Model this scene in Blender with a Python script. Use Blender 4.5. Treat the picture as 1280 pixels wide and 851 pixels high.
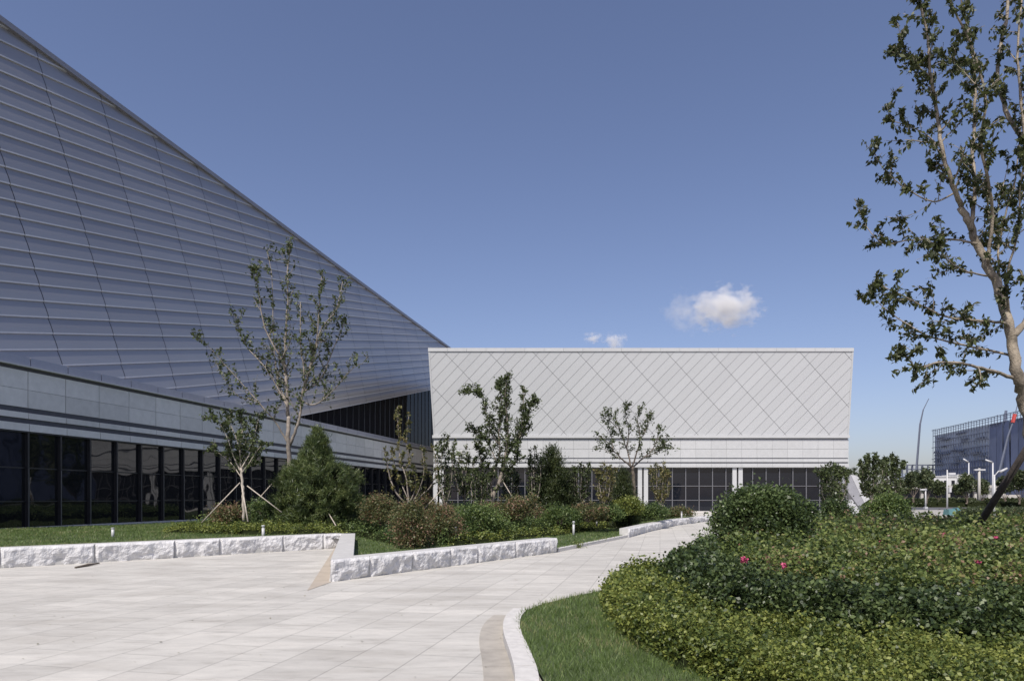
import bpy, bmesh, math, random
import numpy as np
from mathutils import Vector, noise
from mathutils.geometry import delaunay_2d_cdt
R = math.radians
for o in list(bpy.data.objects): bpy.data.objects.remove(o)
scn = bpy.context.scene
COL = scn.collection
# ------------------------------------------------------------------ camera, sky, sun, exposure
F = 853.33; HZ = 621.5; EYE = 1.6
cam = bpy.data.objects.new('camera', bpy.data.cameras.new('camera')); COL.objects.link(cam)
cam.data.lens = 24; cam.data.sensor_width = 36; cam.data.clip_end = 9000
cam.data.shift_y = (HZ - 425.5) / 1280
cam.location = (0, 0, EYE); cam.rotation_euler = (R(90), 0, 0)
scn.camera = cam
SUN_EL, SUN_ROT = 52, 197
w = bpy.data.worlds.new('World'); scn.world = w; w.use_nodes = True
nt = w.node_tree; nt.nodes.clear()
sky = nt.nodes.new('ShaderNodeTexSky'); sky.sky_type = 'NISHITA'; sky.sun_disc = False
sky.sun_elevation = R(SUN_EL); sky.sun_rotation = R(SUN_ROT)
sky.air_density = 1.0; sky.dust_density = 1.5; sky.ozone_density = 3.0; sky.altitude = 0
bg = nt.nodes.new('ShaderNodeBackground'); bg.inputs[1].default_value = 0.10
hs = nt.nodes.new('ShaderNodeHueSaturation'); hs.inputs['Saturation'].default_value = 0.95; hs.inputs['Value'].default_value = 0.95
ow = nt.nodes.new('ShaderNodeOutputWorld')
nt.links.new(sky.outputs[0], hs.inputs['Color']); tint = nt.nodes.new('ShaderNodeVectorMath'); tint.operation = 'MULTIPLY'; tint.inputs[1].default_value = (1.02, .935, 1.03); nt.links.new(hs.outputs[0], tint.inputs[0]); nt.links.new(tint.outputs[0], bg.inputs[0]); nt.links.new(bg.outputs[0], ow.inputs[0])
sl = bpy.data.lights.new('sun', 'SUN'); sl.energy = 3.6; sl.angle = R(0.53); sl.color = (1, .95, .87)
so = bpy.data.objects.new('sun', sl); COL.objects.link(so)
sdir = Vector((math.sin(R(SUN_ROT)) * math.cos(R(SUN_EL)), math.cos(R(SUN_ROT)) * math.cos(R(SUN_EL)), math.sin(R(SUN_EL))))
so.rotation_euler = sdir.to_track_quat('Z', 'Y').to_euler()
scn.cycles.volume_bounces = 4
vs = scn.view_settings; vs.view_transform = 'Standard'; vs.look = 'None'; vs.gamma = 1; vs.exposure = 0.38; vs.use_curve_mapping = False

# ------------------------------------------------------------------ helpers
def ray(x, y): return Vector(((x - 640) / F, 1, (HZ - y) / F))
def at(x, y, D): v = ray(x, y) * D; v.z += EYE; return v
def G(x, y, z=0.0): return at(x, y, (EYE - z) * F / (y - HZ))
def tag(o, label=None, cat=None, group=None, kind=None):
    for k, v in (('label', label), ('category', cat), ('group', group), ('kind', kind)):
        if v: o[k] = v
    return o
def empty(name, loc=(0, 0, 0), label=None, cat=None, group=None):
    o = bpy.data.objects.new(name, None); COL.objects.link(o); o.location = loc; o.empty_display_size = .2
    return tag(o, label, cat, group)
def link(name, me, mat, parent=None, smooth=False):
    o = bpy.data.objects.new(name, me); COL.objects.link(o)
    if mat: me.materials.append(mat)
    if parent:
        bpy.context.view_layer.update() if False else None
        o.parent = parent
        o.location = -Vector(parent.location) if parent.parent is None else (0, 0, 0)
    if smooth: me.polygons.foreach_set('use_smooth', [True] * len(me.polygons))
    return o
class MB:
    def __init__(s): s.v = []; s.f = []
    def face(s, pts):
        n = len(s.v); s.v += [tuple(p) for p in pts]; s.f.append(tuple(range(n, n + len(pts))))
    def hexa(s, b, t):      # b, t: four bottom and four top points, same order
        n = len(s.v); s.v += [tuple(p) for p in b] + [tuple(p) for p in t]
        for q in ((3, 2, 1, 0), (4, 5, 6, 7), (0, 1, 5, 4), (1, 2, 6, 5), (2, 3, 7, 6), (3, 0, 4, 7)): s.f.append(tuple(n + i for i in q))
    def box(s, c, sz, rz=0):
        cx, cy, cz = c; a, b, h = sz[0] / 2, sz[1] / 2, sz[2] / 2; co, si = math.cos(rz), math.sin(rz)
        q = [(cx + x * co - y * si, cy + x * si + y * co) for x, y in ((-a, -b), (a, -b), (a, b), (-a, b))]
        s.hexa([(x, y, cz - h) for x, y in q], [(x, y, cz + h) for x, y in q])
    def tube(s, pts, rad, n=6, cap=True):
        pts = [Vector(p) for p in pts]; base = len(s.v); m = len(pts)
        u = None
        for i, p in enumerate(pts):
            d = (pts[min(i + 1, m - 1)] - pts[max(i - 1, 0)])
            if d.length < 1e-9: d = Vector((0, 0, 1))
            d.normalize()
            if u is None: u = d.orthogonal().normalized()
            else:
                u = u - d * u.dot(d); u = u.normalized() if u.length > 1e-6 else d.orthogonal().normalized()
            vv = d.cross(u); r = rad[i] if hasattr(rad, '__len__') else rad
            for k in range(n):
                a = 2 * math.pi * k / n; s.v.append(tuple(p + (u * math.cos(a) + vv * math.sin(a)) * r))
        for i in range(m - 1):
            for k in range(n):
                a = base + i * n + k; b = base + i * n + (k + 1) % n
                s.f.append((a, b, b + n, a + n))
        if cap:
            s.f.append(tuple(base + k for k in range(n - 1, -1, -1))); s.f.append(tuple(base + (m - 1) * n + k for k in range(n)))
    def build(s, name, mat, parent=None, smooth=False):
        me = bpy.data.meshes.new(name); me.from_pydata(s.v, [], s.f); me.update()
        return link(name, me, mat, parent, smooth)
def sub(o, parent):   # parent = a part (already placed): sub-part in the same frame
    o.parent = parent; o.location = (0, 0, 0); return o
def poly_clip(poly, a, b, c):   # keep a*x+b*y+c >= 0
    out = []
    for i in range(len(poly)):
        p, q = poly[i], poly[(i + 1) % len(poly)]
        dp, dq = a * p[0] + b * p[1] + c, a * q[0] + b * q[1] + c
        if dp >= 0: out.append(p)
        if (dp >= 0) != (dq >= 0):
            t = dp / (dp - dq); out.append((p[0] + (q[0] - p[0]) * t, p[1] + (q[1] - p[1]) * t))
    return out
def inside(px, py, poly):
    r = np.zeros(px.shape, bool); n = len(poly)
    for i in range(n):
        x1, y1 = poly[i][0], poly[i][1]; x2, y2 = poly[(i + 1) % n][0], poly[(i + 1) % n][1]
        c = ((y1 > py) != (y2 > py)) & (px < (x2 - x1) * (py - y1) / ((y2 - y1) if y2 != y1 else 1e-9) + x1); r ^= c
    return r
def edge_dist(px, py, poly):
    d = np.full(px.shape, 1e9); n = len(poly)
    for i in range(n):
        x1, y1 = poly[i][0], poly[i][1]; x2, y2 = poly[(i + 1) % n][0], poly[(i + 1) % n][1]
        dx, dy = x2 - x1, y2 - y1; t = np.clip(((px - x1) * dx + (py - y1) * dy) / (dx * dx + dy * dy + 1e-12), 0, 1)
        d = np.minimum(d, np.hypot(px - x1 - t * dx, py - y1 - t * dy))
    return d
def vnoise(x, y, s, seed=0):    # smooth value noise, numpy
    x = x / s + seed * 17.3; y = y / s - seed * 9.1
    xi = np.floor(x).astype(int); yi = np.floor(y).astype(int); fx = x - xi; fy = y - yi
    fx = fx * fx * (3 - 2 * fx); fy = fy * fy * (3 - 2 * fy)
    def h(i, j): v = np.sin(i * 127.1 + j * 311.7 + seed * 74.7) * 43758.5453; return v - np.floor(v)
    return (h(xi, yi) * (1 - fx) + h(xi + 1, yi) * fx) * (1 - fy) + (h(xi, yi + 1) * (1 - fx) + h(xi + 1, yi + 1) * fx) * fy
def quad_mesh(name, V, mat, parent=None):       # V: N x 4 x 3
    n = len(V); me = bpy.data.meshes.new(name)
    me.vertices.add(n * 4); me.vertices.foreach_set('co', np.asarray(V, np.float32).ravel())
    me.loops.add(n * 4); me.loops.foreach_set('vertex_index', np.arange(n * 4, dtype=np.int32))
    me.polygons.add(n); me.polygons.foreach_set('loop_start', np.arange(0, n * 4, 4, dtype=np.int32))
    try: me.polygons.foreach_set('loop_total', np.full(n, 4, dtype=np.int32))
    except Exception: pass
    me.update(calc_edges=True); me.validate()
    return link(name, me, mat, parent)
def leaves(name, P, size, mat, parent=None, up=.6, asp=.28, seed=0, tdir=None, tmix=0.0):
    rg = np.random.default_rng(seed); P = np.asarray(P, float); N = len(P)
    size = np.broadcast_to(size, (N,)) * rg.uniform(.65, 1.25, N)
    n = rg.normal(size=(N, 3)); n /= np.linalg.norm(n, axis=1)[:, None]; n[:, 2] += up; n /= np.linalg.norm(n, axis=1)[:, None] + 1e-9
    t = rg.normal(size=(N, 3))
    if tdir is not None: t = t * (1 - tmix) + np.asarray(tdir) * tmix * 2
    t -= n * (t * n).sum(1)[:, None]; t /= np.linalg.norm(t, axis=1)[:, None] + 1e-9
    b = np.cross(n, t); s = size[:, None]
    V = np.stack([P - t * s * .5, P + b * s * asp + n * s * .06 - t * s * .05, P + t * s * .5 - n * s * .05, P - b * s * asp + n * s * .06 - t * s * .05], 1)
    return quad_mesh(name, V, mat, parent)

# ------------------------------------------------------------------ materials
def newmat(name):
    m = bpy.data.materials.new(name); m.use_nodes = True; nt = m.node_tree; b = nt.nodes['Principled BSDF']; return m, nt, b
def N(nt, typ, **kw):
    n = nt.nodes.new(typ)
    for k, v in kw.items():
        if k in n.inputs: n.inputs[k].default_value = v
        else: setattr(n, k, v)
    return n
def ramp(nt, src, stops):
    r = nt.nodes.new('ShaderNodeValToRGB'); e = r.color_ramp.elements
    while len(e) < len(stops): e.new(.5)
    for i, (p, c) in enumerate(stops): e[i].position = p; e[i].color = (*c, 1)
    nt.links.new(src, r.inputs[0]); return r
def basic(name, col, rough=.6, metal=0, var=.12, scale=4, bump=0.0, bscale=40, island=0.0, spec=.5):
    m, nt, b = newmat(name); L = nt.links
    tc = N(nt, 'ShaderNodeTexCoord'); no = N(nt, 'ShaderNodeTexNoise', Scale=scale, Detail=6.0, Roughness=.6); L.new(tc.outputs['Object'], no.inputs['Vector'])
    c1 = tuple(max(0, c * (1 - var)) for c in col); c2 = tuple(c * (1 + var) for c in col)
    rp = ramp(nt, no.outputs[0], [(.3, c1), (.7, c2)]); out = rp.outputs[0]
    if island:
        ge = N(nt, 'ShaderNodeNewGeometry'); mr = N(nt, 'ShaderNodeMapRange'); mr.inputs['To Min'].default_value = 1 - island; mr.inputs['To Max'].default_value = 1 + island
        L.new(ge.outputs['Random Per Island'], mr.inputs['Value'])
        mx = N(nt, 'ShaderNodeVectorMath', operation='SCALE'); L.new(out, mx.inputs[0]); L.new(mr.outputs[0], mx.inputs['Scale']); out = mx.outputs[0]
    L.new(out, b.inputs['Base Color']); b.inputs['Roughness'].default_value = rough; b.inputs['Metallic'].default_value = metal; b.inputs['Specular IOR Level'].default_value = spec
    if bump:
        n2 = N(nt, 'ShaderNodeTexNoise', Scale=bscale, Detail=5.0); L.new(tc.outputs['Object'], n2.inputs['Vector'])
        bp = N(nt, 'ShaderNodeBump', Strength=bump, Distance=.02); L.new(n2.outputs[0], bp.inputs['Height']); L.new(bp.outputs[0], b.inputs['Normal'])
    return m
def leafmat(name, stops, rough=.46, trans=.35, patch=1.2):
    m, nt, b = newmat(name); L = nt.links
    ge = N(nt, 'ShaderNodeNewGeometry'); tc = N(nt, 'ShaderNodeTexCoord')
    no = N(nt, 'ShaderNodeTexNoise', Scale=patch, Detail=2.0); L.new(tc.outputs['Object'], no.inputs['Vector'])
    ad = N(nt, 'ShaderNodeMath', operation='MULTIPLY_ADD'); L.new(no.outputs[0], ad.inputs[0]); ad.inputs[1].default_value = 1.3; ad.inputs[2].default_value = -.65
    ad2 = N(nt, 'ShaderNodeMath', operation='ADD'); L.new(ge.outputs['Random Per Island'], ad2.inputs[0]); L.new(ad.outputs[0], ad2.inputs[1])
    rp = ramp(nt, ad2.outputs[0], stops); L.new(rp.outputs[0], b.inputs['Base Color']); b.inputs['Roughness'].default_value = rough
    b.inputs['Specular IOR Level'].default_value = .4
    tr = N(nt, 'ShaderNodeBsdfTranslucent'); hs = N(nt, 'ShaderNodeHueSaturation'); hs.inputs['Value'].default_value = 1.5; hs.inputs['Hue'].default_value = .485
    L.new(rp.outputs[0], hs.inputs['Color']); L.new(hs.outputs[0], tr.inputs[0])
    mx = N(nt, 'ShaderNodeMixShader'); mx.inputs[0].default_value = trans; L.new(b.outputs[0], mx.inputs[1]); L.new(tr.outputs[0], mx.inputs[2])
    L.new(mx.outputs[0], nt.nodes['Material Output'].inputs[0]); return m

# left wing direction
TH = math.atan2(825 - 640, F); DW = Vector((math.sin(TH), math.cos(TH), 0)); NW = Vector((math.cos(TH), -math.sin(TH), 0)); PW = 28.3

def paving_mat(name, base, dark, angle, bw, bh, joint=.007, vary=1.0):
    m, nt, b = newmat(name); L = nt.links
    tc = N(nt, 'ShaderNodeTexCoord'); mp = N(nt, 'ShaderNodeMapping'); mp.inputs['Rotation'].default_value = (0, 0, angle); L.new(tc.outputs['Object'], mp.inputs['Vector'])
    br = N(nt, 'ShaderNodeTexBrick', Scale=1.0); br.offset = .5; br.inputs['Brick Width'].default_value = bw; br.inputs['Row Height'].default_value = bh
    br.inputs['Mortar Size'].default_value = joint; br.inputs['Mortar Smooth'].default_value = .2; br.inputs['Bias'].default_value = 0
    br.inputs['Color1'].default_value = (*base, 1); br.inputs['Color2'].default_value = (*dark, 1); br.inputs['Mortar'].default_value = tuple(c * .66 for c in dark) + (1,)
    L.new(mp.outputs[0], br.inputs['Vector'])
    n1 = N(nt, 'ShaderNodeTexNoise', Scale=1.1, Detail=5.0, Roughness=.6); mp1 = N(nt, 'ShaderNodeMapping'); mp1.inputs['Scale'].default_value = (.42, 1.5, 1); L.new(tc.outputs['Object'], mp1.inputs['Vector']); L.new(mp1.outputs[0], n1.inputs['Vector'])
    n2 = N(nt, 'ShaderNodeTexNoise', Scale=260.0, Detail=2.0); L.new(tc.outputs['Object'], n2.inputs['Vector'])
    n3 = N(nt, 'ShaderNodeTexNoise', Scale=5.0, Detail=8.0, Roughness=.7); mp3 = N(nt, 'ShaderNodeMapping'); mp3.inputs['Rotation'].default_value = (0, 0, .35); mp3.inputs['Scale'].default_value = (.5, 1.3, 1); L.new(tc.outputs['Object'], mp3.inputs['Vector']); L.new(mp3.outputs[0], n3.inputs['Vector'])
    r1 = ramp(nt, n1.outputs[0], [(.36, (.86, .85, .835)), (.5, (.98, .98, .975)), (.62, (1.07, 1.065, 1.055))])
    r3 = ramp(nt, n3.outputs[0], [(.32, (.80, .79, .77)), (.45, (.96, .96, .955)), (.62, (1.04, 1.04, 1.03))])
    r2 = ramp(nt, n2.outputs[0], [(.35, (.82, .82, .82)), (.65, (1.1, 1.1, 1.1))])
    a = N(nt, 'ShaderNodeVectorMath', operation='MULTIPLY'); L.new(br.outputs['Color'], a.inputs[0]); L.new(r1.outputs[0], a.inputs[1])
    c = N(nt, 'ShaderNodeVectorMath', operation='MULTIPLY'); L.new(a.outputs[0], c.inputs[0]); L.new(r3.outputs[0], c.inputs[1])
    d = N(nt, 'ShaderNodeVectorMath', operation='MULTIPLY'); L.new(c.outputs[0], d.inputs[0]); L.new(r2.outputs[0], d.inputs[1])
    L.new(d.outputs[0], b.inputs['Base Color']); b.inputs['Roughness'].default_value = .75
    bp = N(nt, 'ShaderNodeBump', Strength=.3, Distance=.004); L.new(br.outputs['Fac'], bp.inputs['Height']); bp.invert = True; L.new(bp.outputs[0], b.inputs['Normal'])
    return m
M = {}
M['paving'] = paving_mat('granite_paving', (.545, .523, .483), (.485, .465, .43), R(90) + TH - math.pi / 2 + R(90), 1.2, .6)
M['tanstone'] = basic('tan_granite', (.40, .345, .28), .8, var=.12, scale=3, bump=.2)
M['gutter'] = basic('gutter_granite', (.37, .34, .295), .8, var=.15, scale=5, bump=.2, island=.08)
M['kerb'] = basic('kerb_granite', (.55, .53, .50), .75, var=.12, scale=9, bump=.2)
M['rough'] = basic('split_granite', (.60, .59, .585), .85, var=.13, scale=7, bump=.8, bscale=30)
M['sawn'] = basic('sawn_granite', (.47, .46, .44), .8, var=.12, scale=6)
M['stoneW'] = basic('stone_panels', (.67, .66, .655), .55, var=.07, scale=3, island=.10)
M['stoneB'] = basic('white_panels', (.468, .473, .475), .5, var=.04, scale=2, island=.035)
M['band'] = basic('aluminium_band', (.55, .55, .56), .4, var=.04, scale=1)
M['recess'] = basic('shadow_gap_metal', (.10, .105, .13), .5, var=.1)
M['copingW'] = basic('coping_metal', (.34, .35, .42), .35, metal=.35, var=.05, island=.04)
M['gapdark'] = basic('dark_recess_strip', (.07, .072, .09), .6, var=.1)
M['dark'] = basic('dark_frame', (.018, .018, .022), .4, var=.2)
M['greyframe'] = basic('grey_mullion', (.16, .16, .17), .4, metal=.3, var=.1)
M['soil'] = basic('soil', (.07, .055, .04), .95, var=.4, scale=6, bump=.5)
M['turf'] = basic('turf_base', (.06, .085, .028), .9, var=.35, scale=3, bump=.5)
M['bark'] = basic('bark', (.25, .215, .18), .85, var=.4, scale=6, bump=.6)
M['barkdark'] = basic('dark_bark', (.13, .105, .085), .9, var=.35, scale=8, bump=.6)
M['barkpale'] = basic('shade_mottled_bark', (.25, .21, .16), .85, var=.6, scale=5, bump=.8)  # strong dark and pale variation paints shadowed and sunlit parts of the limbs
M['hull'] = basic('shade_hull', (.016, .020, .009), 1.0, var=.3, scale=8, spec=0.0)  # near-black for opaque filler shells, painted as the shade deep between leaves
M['asphalt'] = basic('asphalt', (.10, .10, .105), .9, var=.15, scale=1)
M['whitepaint'] = basic('white_painted_steel', (.48, .48, .48), .4, var=.05)
M['stake'] = basic('wood_stake', (.42, .37, .31), .8, var=.25, scale=10)
M['darkstake'] = basic('dark_wood_pole', (.045, .036, .032), .8, var=.4, scale=8, bump=.5)
g = leafmat
M['leaf_tree'] = g('tree_leaves', [(0, (0.028, 0.039, 0.015)), (.45, (0.061, 0.083, 0.031)), (1, (0.132, 0.165, 0.066))])
M['leaf_near'] = g('near_tree_leaves', [(0, (0.026, 0.033, 0.012)), (.5, (0.053, 0.066, 0.024)), (1, (0.106, 0.123, 0.044))], trans=.3)
M['leaf_rose'] = g('rose_leaves', [(0, (.035, .055, .018)), (.35, (.09, .13, .036)), (.65, (.16, .205, .055)), (.92, (.26, .29, .09)), (1, (.25, .16, .10))], patch=.8)
M['leaf_gloss'] = g('dark_glossy_leaves', [(0, (.02, .034, .012)), (.5, (.048, .075, .024)), (1, (.12, .16, .055))], rough=.42, trans=.25, patch=1.2)
M['leaf_low'] = g('box_leaves', [(0, (.044, .07, .018)), (.5, (.135, .172, .038)), (1, (.275, .30, .075))], patch=1.5)
M['leaf_bush'] = g('glossy_bush_leaves', [(0, (0.034, 0.054, 0.020)), (.5, (0.068, 0.101, 0.034)), (1, (0.162, 0.216, 0.081))], rough=.3, patch=1.2)
M['leaf_pine'] = g('pine_needles', [(0, (.03, .046, .016)), (.5, (.065, .098, .03)), (1, (.155, .185, .06))], trans=.2, patch=1.5)
M['leaf_juniper'] = g('juniper_needles', [(0, (.02, .032, .012)), (.5, (.04, .058, .02)), (1, (.075, .09, .03))], trans=.2)
M['leaf_red'] = g('reddish_leaves', [(0, (0.053, 0.067, 0.026)), (.45, (0.113, 0.135, 0.053)), (.7, (0.194, 0.179, 0.075)), (.88, (0.224, 0.128, 0.075)), (1, (0.299, 0.194, 0.135))], patch=1.0)
M['leaf_cover'] = g('cover_leaves', [(0, (0.037, 0.064, 0.022)), (.5, (0.083, 0.129, 0.040)), (1, (0.184, 0.239, 0.074))], patch=.5)
M['leaf_yellow'] = g('yellowing_leaves', [(0, (.05, .065, .02)), (.5, (.11, .12, .04)), (1, (.26, .22, .09))], patch=2)
M['leaf_far'] = g('far_leaves', [(0, (.045, .065, .03)), (.5, (.08, .105, .048)), (1, (.14, .16, .075))], patch=.3)
M['grass'] = g('grass_blades', [(0, (0.068, 0.103, 0.028)), (.5, (0.117, 0.179, 0.048)), (.9, (0.193, 0.261, 0.083)), (1, (0.303, 0.275, 0.138))], patch=.8, trans=.4)
M['petal'] = basic('pink_petals', (.45, .07, .15), .6, var=.3, scale=30)
M['petalpale'] = basic('pale_petals', (.62, .36, .36), .6, var=.2, scale=30)

def glass_mat(name, col, ior, wob=.02, ws=.6):
    m, nt, b = newmat(name); L = nt.links
    b.inputs['Base Color'].default_value = (*col, 1); b.inputs['Roughness'].default_value = .02; b.inputs['IOR'].default_value = ior; b.inputs['Specular IOR Level'].default_value = .5
    tc = N(nt, 'ShaderNodeTexCoord'); no = N(nt, 'ShaderNodeTexNoise', Scale=ws, Detail=1.0); L.new(tc.outputs['Object'], no.inputs['Vector'])
    bp = N(nt, 'ShaderNodeBump', Strength=1.0, Distance=wob); L.new(no.outputs[0], bp.inputs['Height']); L.new(bp.outputs[0], b.inputs['Normal']); return m
M['glass'] = glass_mat('dark_glass', (.008, .009, .012), 1.65, .010, .7)
M['glassup'] = glass_mat('upper_dark_glass', (.010, .011, .016), 1.12, .01, .5)
M['glasshall'] = glass_mat('hall_glass', (.008, .010, .016), 1.5, .008, .6)

def metal_row_mat():
    m, nt, b = newmat('perforated_aluminium'); L = nt.links
    ge = N(nt, 'ShaderNodeNewGeometry'); tc = N(nt, 'ShaderNodeTexCoord')
    no = N(nt, 'ShaderNodeTexNoise', Scale=.25, Detail=3.0); L.new(tc.outputs['Object'], no.inputs['Vector'])
    ad = N(nt, 'ShaderNodeMath', operation='ADD'); L.new(ge.outputs['Random Per Island'], ad.inputs[0]); L.new(no.outputs[0], ad.inputs[1])
    hf = N(nt, 'ShaderNodeMath', operation='MULTIPLY'); L.new(ad.outputs[0], hf.inputs[0]); hf.inputs[1].default_value = .5
    rp = ramp(nt, hf.outputs[0], [(.2, (.40, .38, .375)), (.8, (.46, .44, .43))]); L.new(rp.outputs[0], b.inputs['Base Color'])
    b.inputs['Metallic'].default_value = .75; b.inputs['Roughness'].default_value = .38
    return m
M['louvre'] = metal_row_mat()
M['edge'] = basic('edge_flashing', (.26, .26, .28), .4, metal=.5, var=.05)
M['silver'] = basic('silver_cladding', (.482, .49, .497), .5, metal=.0, var=.015, scale=.3, island=.03)
M['rib'] = basic('standing_seam', (.25, .25, .255), .4, var=.03)
M['seamdark'] = basic('seam_gap', (.30, .30, .30), .7, var=.05)

# ------------------------------------------------------------------ ground structures
def sheet(name, pts, z, mat, kind='structure', label=None):
    mb = MB(); mb.face([(p[0], p[1], z) for p in pts]); o = mb.build(name, mat); tag(o, label, None, None, kind); return o
M['far_ground'] = basic('far_ground', (.22, .20, .165), .95, var=.3, scale=.05)
sheet('ground', [(-4000, -600), (4000, -600), (4000, 6000), (-4000, 6000)], -.02, M['far_ground'])
sheet('plaza', [(-60, -12), (24, -12), (24, 36), (26, 72), (40, 72), (40, 85), (-60, 85)], 0, M['paving'])
M['sidewalk'] = paving_mat('sidewalk_paving', (.44, .42, .38), (.38, .36, .33), .3, .8, .4)
sheet('sidewalk', [(24, 19), (120, 19), (200, 87.5), (26, 87.5)], .004, M['sidewalk'])
sheet('road', [(-60, 88), (500, 88), (500, 110), (-60, 110)], -.010, M['asphalt'])
def resample(pts, step):
    out = [Vector(pts[0])]
    for a, b in zip(pts[:-1], pts[1:]):
        a, b = Vector(a), Vector(b); n = max(1, int((b - a).length / step))
        for i in range(1, n + 1): out.append(a.lerp(b, i / n))
    return out
def smooth_line(pts, it=2):
    pts = [Vector(p) for p in pts]
    for _ in range(it):
        q = [pts[0]]
        for a, b in zip(pts[:-1], pts[1:]): q += [a * .75 + b * .25, a * .25 + b * .75]
        q.append(pts[-1]); pts = q
    return pts
# key points of the beds
W1a, W1b = Vector((-22.5, 3.0, 0)), G(427, 684.5)
W1m = G(0, 710)
W1a = W1m + (W1m - W1b).normalized() * 14
C0 = G(413, 727); W2b = G(696, 690)
Cfar = W1b.copy()
cur = [W2b, G(740, 681), G(785, 671.5)]
W3 = [G(785, 671.5), G(812, 664), G(845, 656.5), G(890, 650.5)]
left_bed = [W1a, W1m, W1b, C0, W2b, cur[1], W3[0], W3[1], W3[2], W3[3], Vector((15.6, 60, 0)), Vector((15.8, 69.5, 0)), Vector((-3, 69.5, 0)), Vector((-12.2, 69, 0)), Vector((-29.0 + DW.x * -8 + 7.2, 18, 0))]
def facade(t, z=0, out=0):   # point on left facade; t metres along, 0 where Y=0
    return -NW * -1 * 0 + Vector((-PW / NW.x, 0, 0)) + DW * t + NW * out + Vector((0, 0, z))
tW = lambda Y: Y / DW.y
left_bed[-2] = facade(tW(71), 0, .25); left_bed[-1] = facade(tW(4), 0, .25)
left_bed[0] = W1a
def lawn_z(x, y):
    x = np.asarray(x, float); y = np.asarray(y, float)
    sx = (x / np.maximum(y, 1)) * F + 640
    k = np.clip((440 - sx) / 40, 0, 1)
    zl = .36 - np.clip((y - 22) / 14, 0, 1) * .22
    mound = .16 * np.exp(-(((x + 5) / 6) ** 2 + ((y - 27) / 6) ** 2))
    return zl * k + (.06 + .10 * np.clip((700 - sx) / 250, 0, 1)) * (1 - k) + mound
def terrain(name, poly, step, zf, mat):
    xs = [p[0] for p in poly]; ys = [p[1] for p in poly]
    gx, gy = np.meshgrid(np.arange(min(xs), max(xs), step), np.arange(min(ys), max(ys), step)); gx = gx.ravel(); gy = gy.ravel()
    ok = inside(gx, gy, poly) & (edge_dist(gx, gy, poly) > step * .4); gx = gx[ok]; gy = gy[ok]
    bp = resample([Vector((p[0], p[1], 0)) for p in poly] + [Vector((poly[0][0], poly[0][1], 0))], step)[:-1]
    vs_ = [Vector((p.x, p.y)) for p in bp] + [Vector((a, b)) for a, b in zip(gx, gy)]
    ed = [(i, (i + 1) % len(bp)) for i in range(len(bp))]
    r = delaunay_2d_cdt(vs_, ed, [], 1, 1e-4); V = r[0]; X = np.array([v.x for v in V]); Y = np.array([v.y for v in V]); Z = zf(X, Y)
    me = bpy.data.meshes.new(name); me.from_pydata([(a, b, c) for a, b, c in zip(X, Y, Z)], [], [tuple(f) for f in r[2]]); me.update()
    o = link(name, me, mat, smooth=True); o['kind'] = 'structure'; return o
terrain('lawn', [(p.x, p.y) for p in left_bed], .6, lawn_z, M['turf'])

# right bed
right_bed = [(.24, 3.2), (.22, 5.0), (.27, 5.6), (.17, 6.6), (.08, 7.6), (.06, 8.4), (.12, 9.0), (.42, 9.7), (.95, 10.5), (1.6, 11.3), (2.5, 12.8), (3.6, 15.2), (5.2, 18.5), (7.5, 22), (10, 27), (12.5, 30), (16, 29), (22, 26), (30, 24), (30, 3.2)]
def rz(x, y): return np.asarray(x) * 0 + .085
terrain('lawn_right', right_bed, .8, rz, M['turf'])
tan = MB(); tan.face([(p.x, p.y, .005) for p in (G(384, 738), G(413.5, 727.5), G(427.5, 685.5), G(418, 685))]); o = tan.build('paving_strip', M['tanstone']); o['kind'] = 'structure'

# kerb of the right bed, with gutter
def strip(name, line, w0, w1, z0, z1, mat, seg=.9, gap=.008):
    line = smooth_line(line, 2); line = resample(line, .12); mb = MB()
    acc = 0; start = 0
    def nrm(i):
        d = line[min(i + 1, len(line) - 1)] - line[max(i - 1, 0)]; d.normalize(); return Vector((-d.y, d.x, 0))
    L_, Rr = [], []
    for i, p in enumerate(line): n = nrm(i); L_.append(p + n * w0); Rr.append(p + n * w1)
    i = 0
    while i < len(line) - 1:
        j = i; acc = 0
        while j < len(line) - 1 and acc < seg: acc += (line[j + 1] - line[j]).length; j += 1
        n0 = len(mb.v); idx = list(range(i, j + 1)); A = [L_[k].copy() for k in idx]; B = [Rr[k].copy() for k in idx]
        sh = (line[min(i + 1, j)] - line[i]).normalized() * gap; A[0] += sh; B[0] += sh
        for a, b in zip(A, B): mb.v += [(a.x, a.y, z1), (b.x, b.y, z1), (b.x, b.y, z0), (a.x, a.y, z0)]
        m = len(A)
        for k in range(m - 1):
            q = n0 + 4 * k
            for e in range(4): mb.f.append((q + e, q + (e + 1) % 4, q + 4 + (e + 1) % 4, q + 4 + e))
        mb.f.append((n0, n0 + 3, n0 + 2, n0 + 1)); q = n0 + 4 * (m - 1); mb.f.append((q, q + 1, q + 2, q + 3))
        i = j
    bm = MB(); o = mb.build(name, mat); return o
kl = [(-.02 - .02, 2.5, 0), (-.02, 4.4, 0), (.04, 5.7, 0), (-.02, 6.7, 0), (-.11, 7.7, 0), (-.10, 8.6, 0), (.02, 9.25, 0), (.5, 9.95, 0), (1.1, 10.75, 0)]
o = strip('kerb', kl[:7], 0, -.2, 0, .105, M['kerb'], .8, .014); o['kind'] = 'structure'
o = strip('kerb_edge', kl[6:] + [(1.75, 11.6, 0), (2.7, 13.2, 0), (3.7, 15.5, 0), (5.2, 19, 0), (7.5, 22.6, 0), (10, 27.6, 0)], 0, -.1, 0, .03, M['kerb'], .8); o['kind'] = 'structure'
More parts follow.
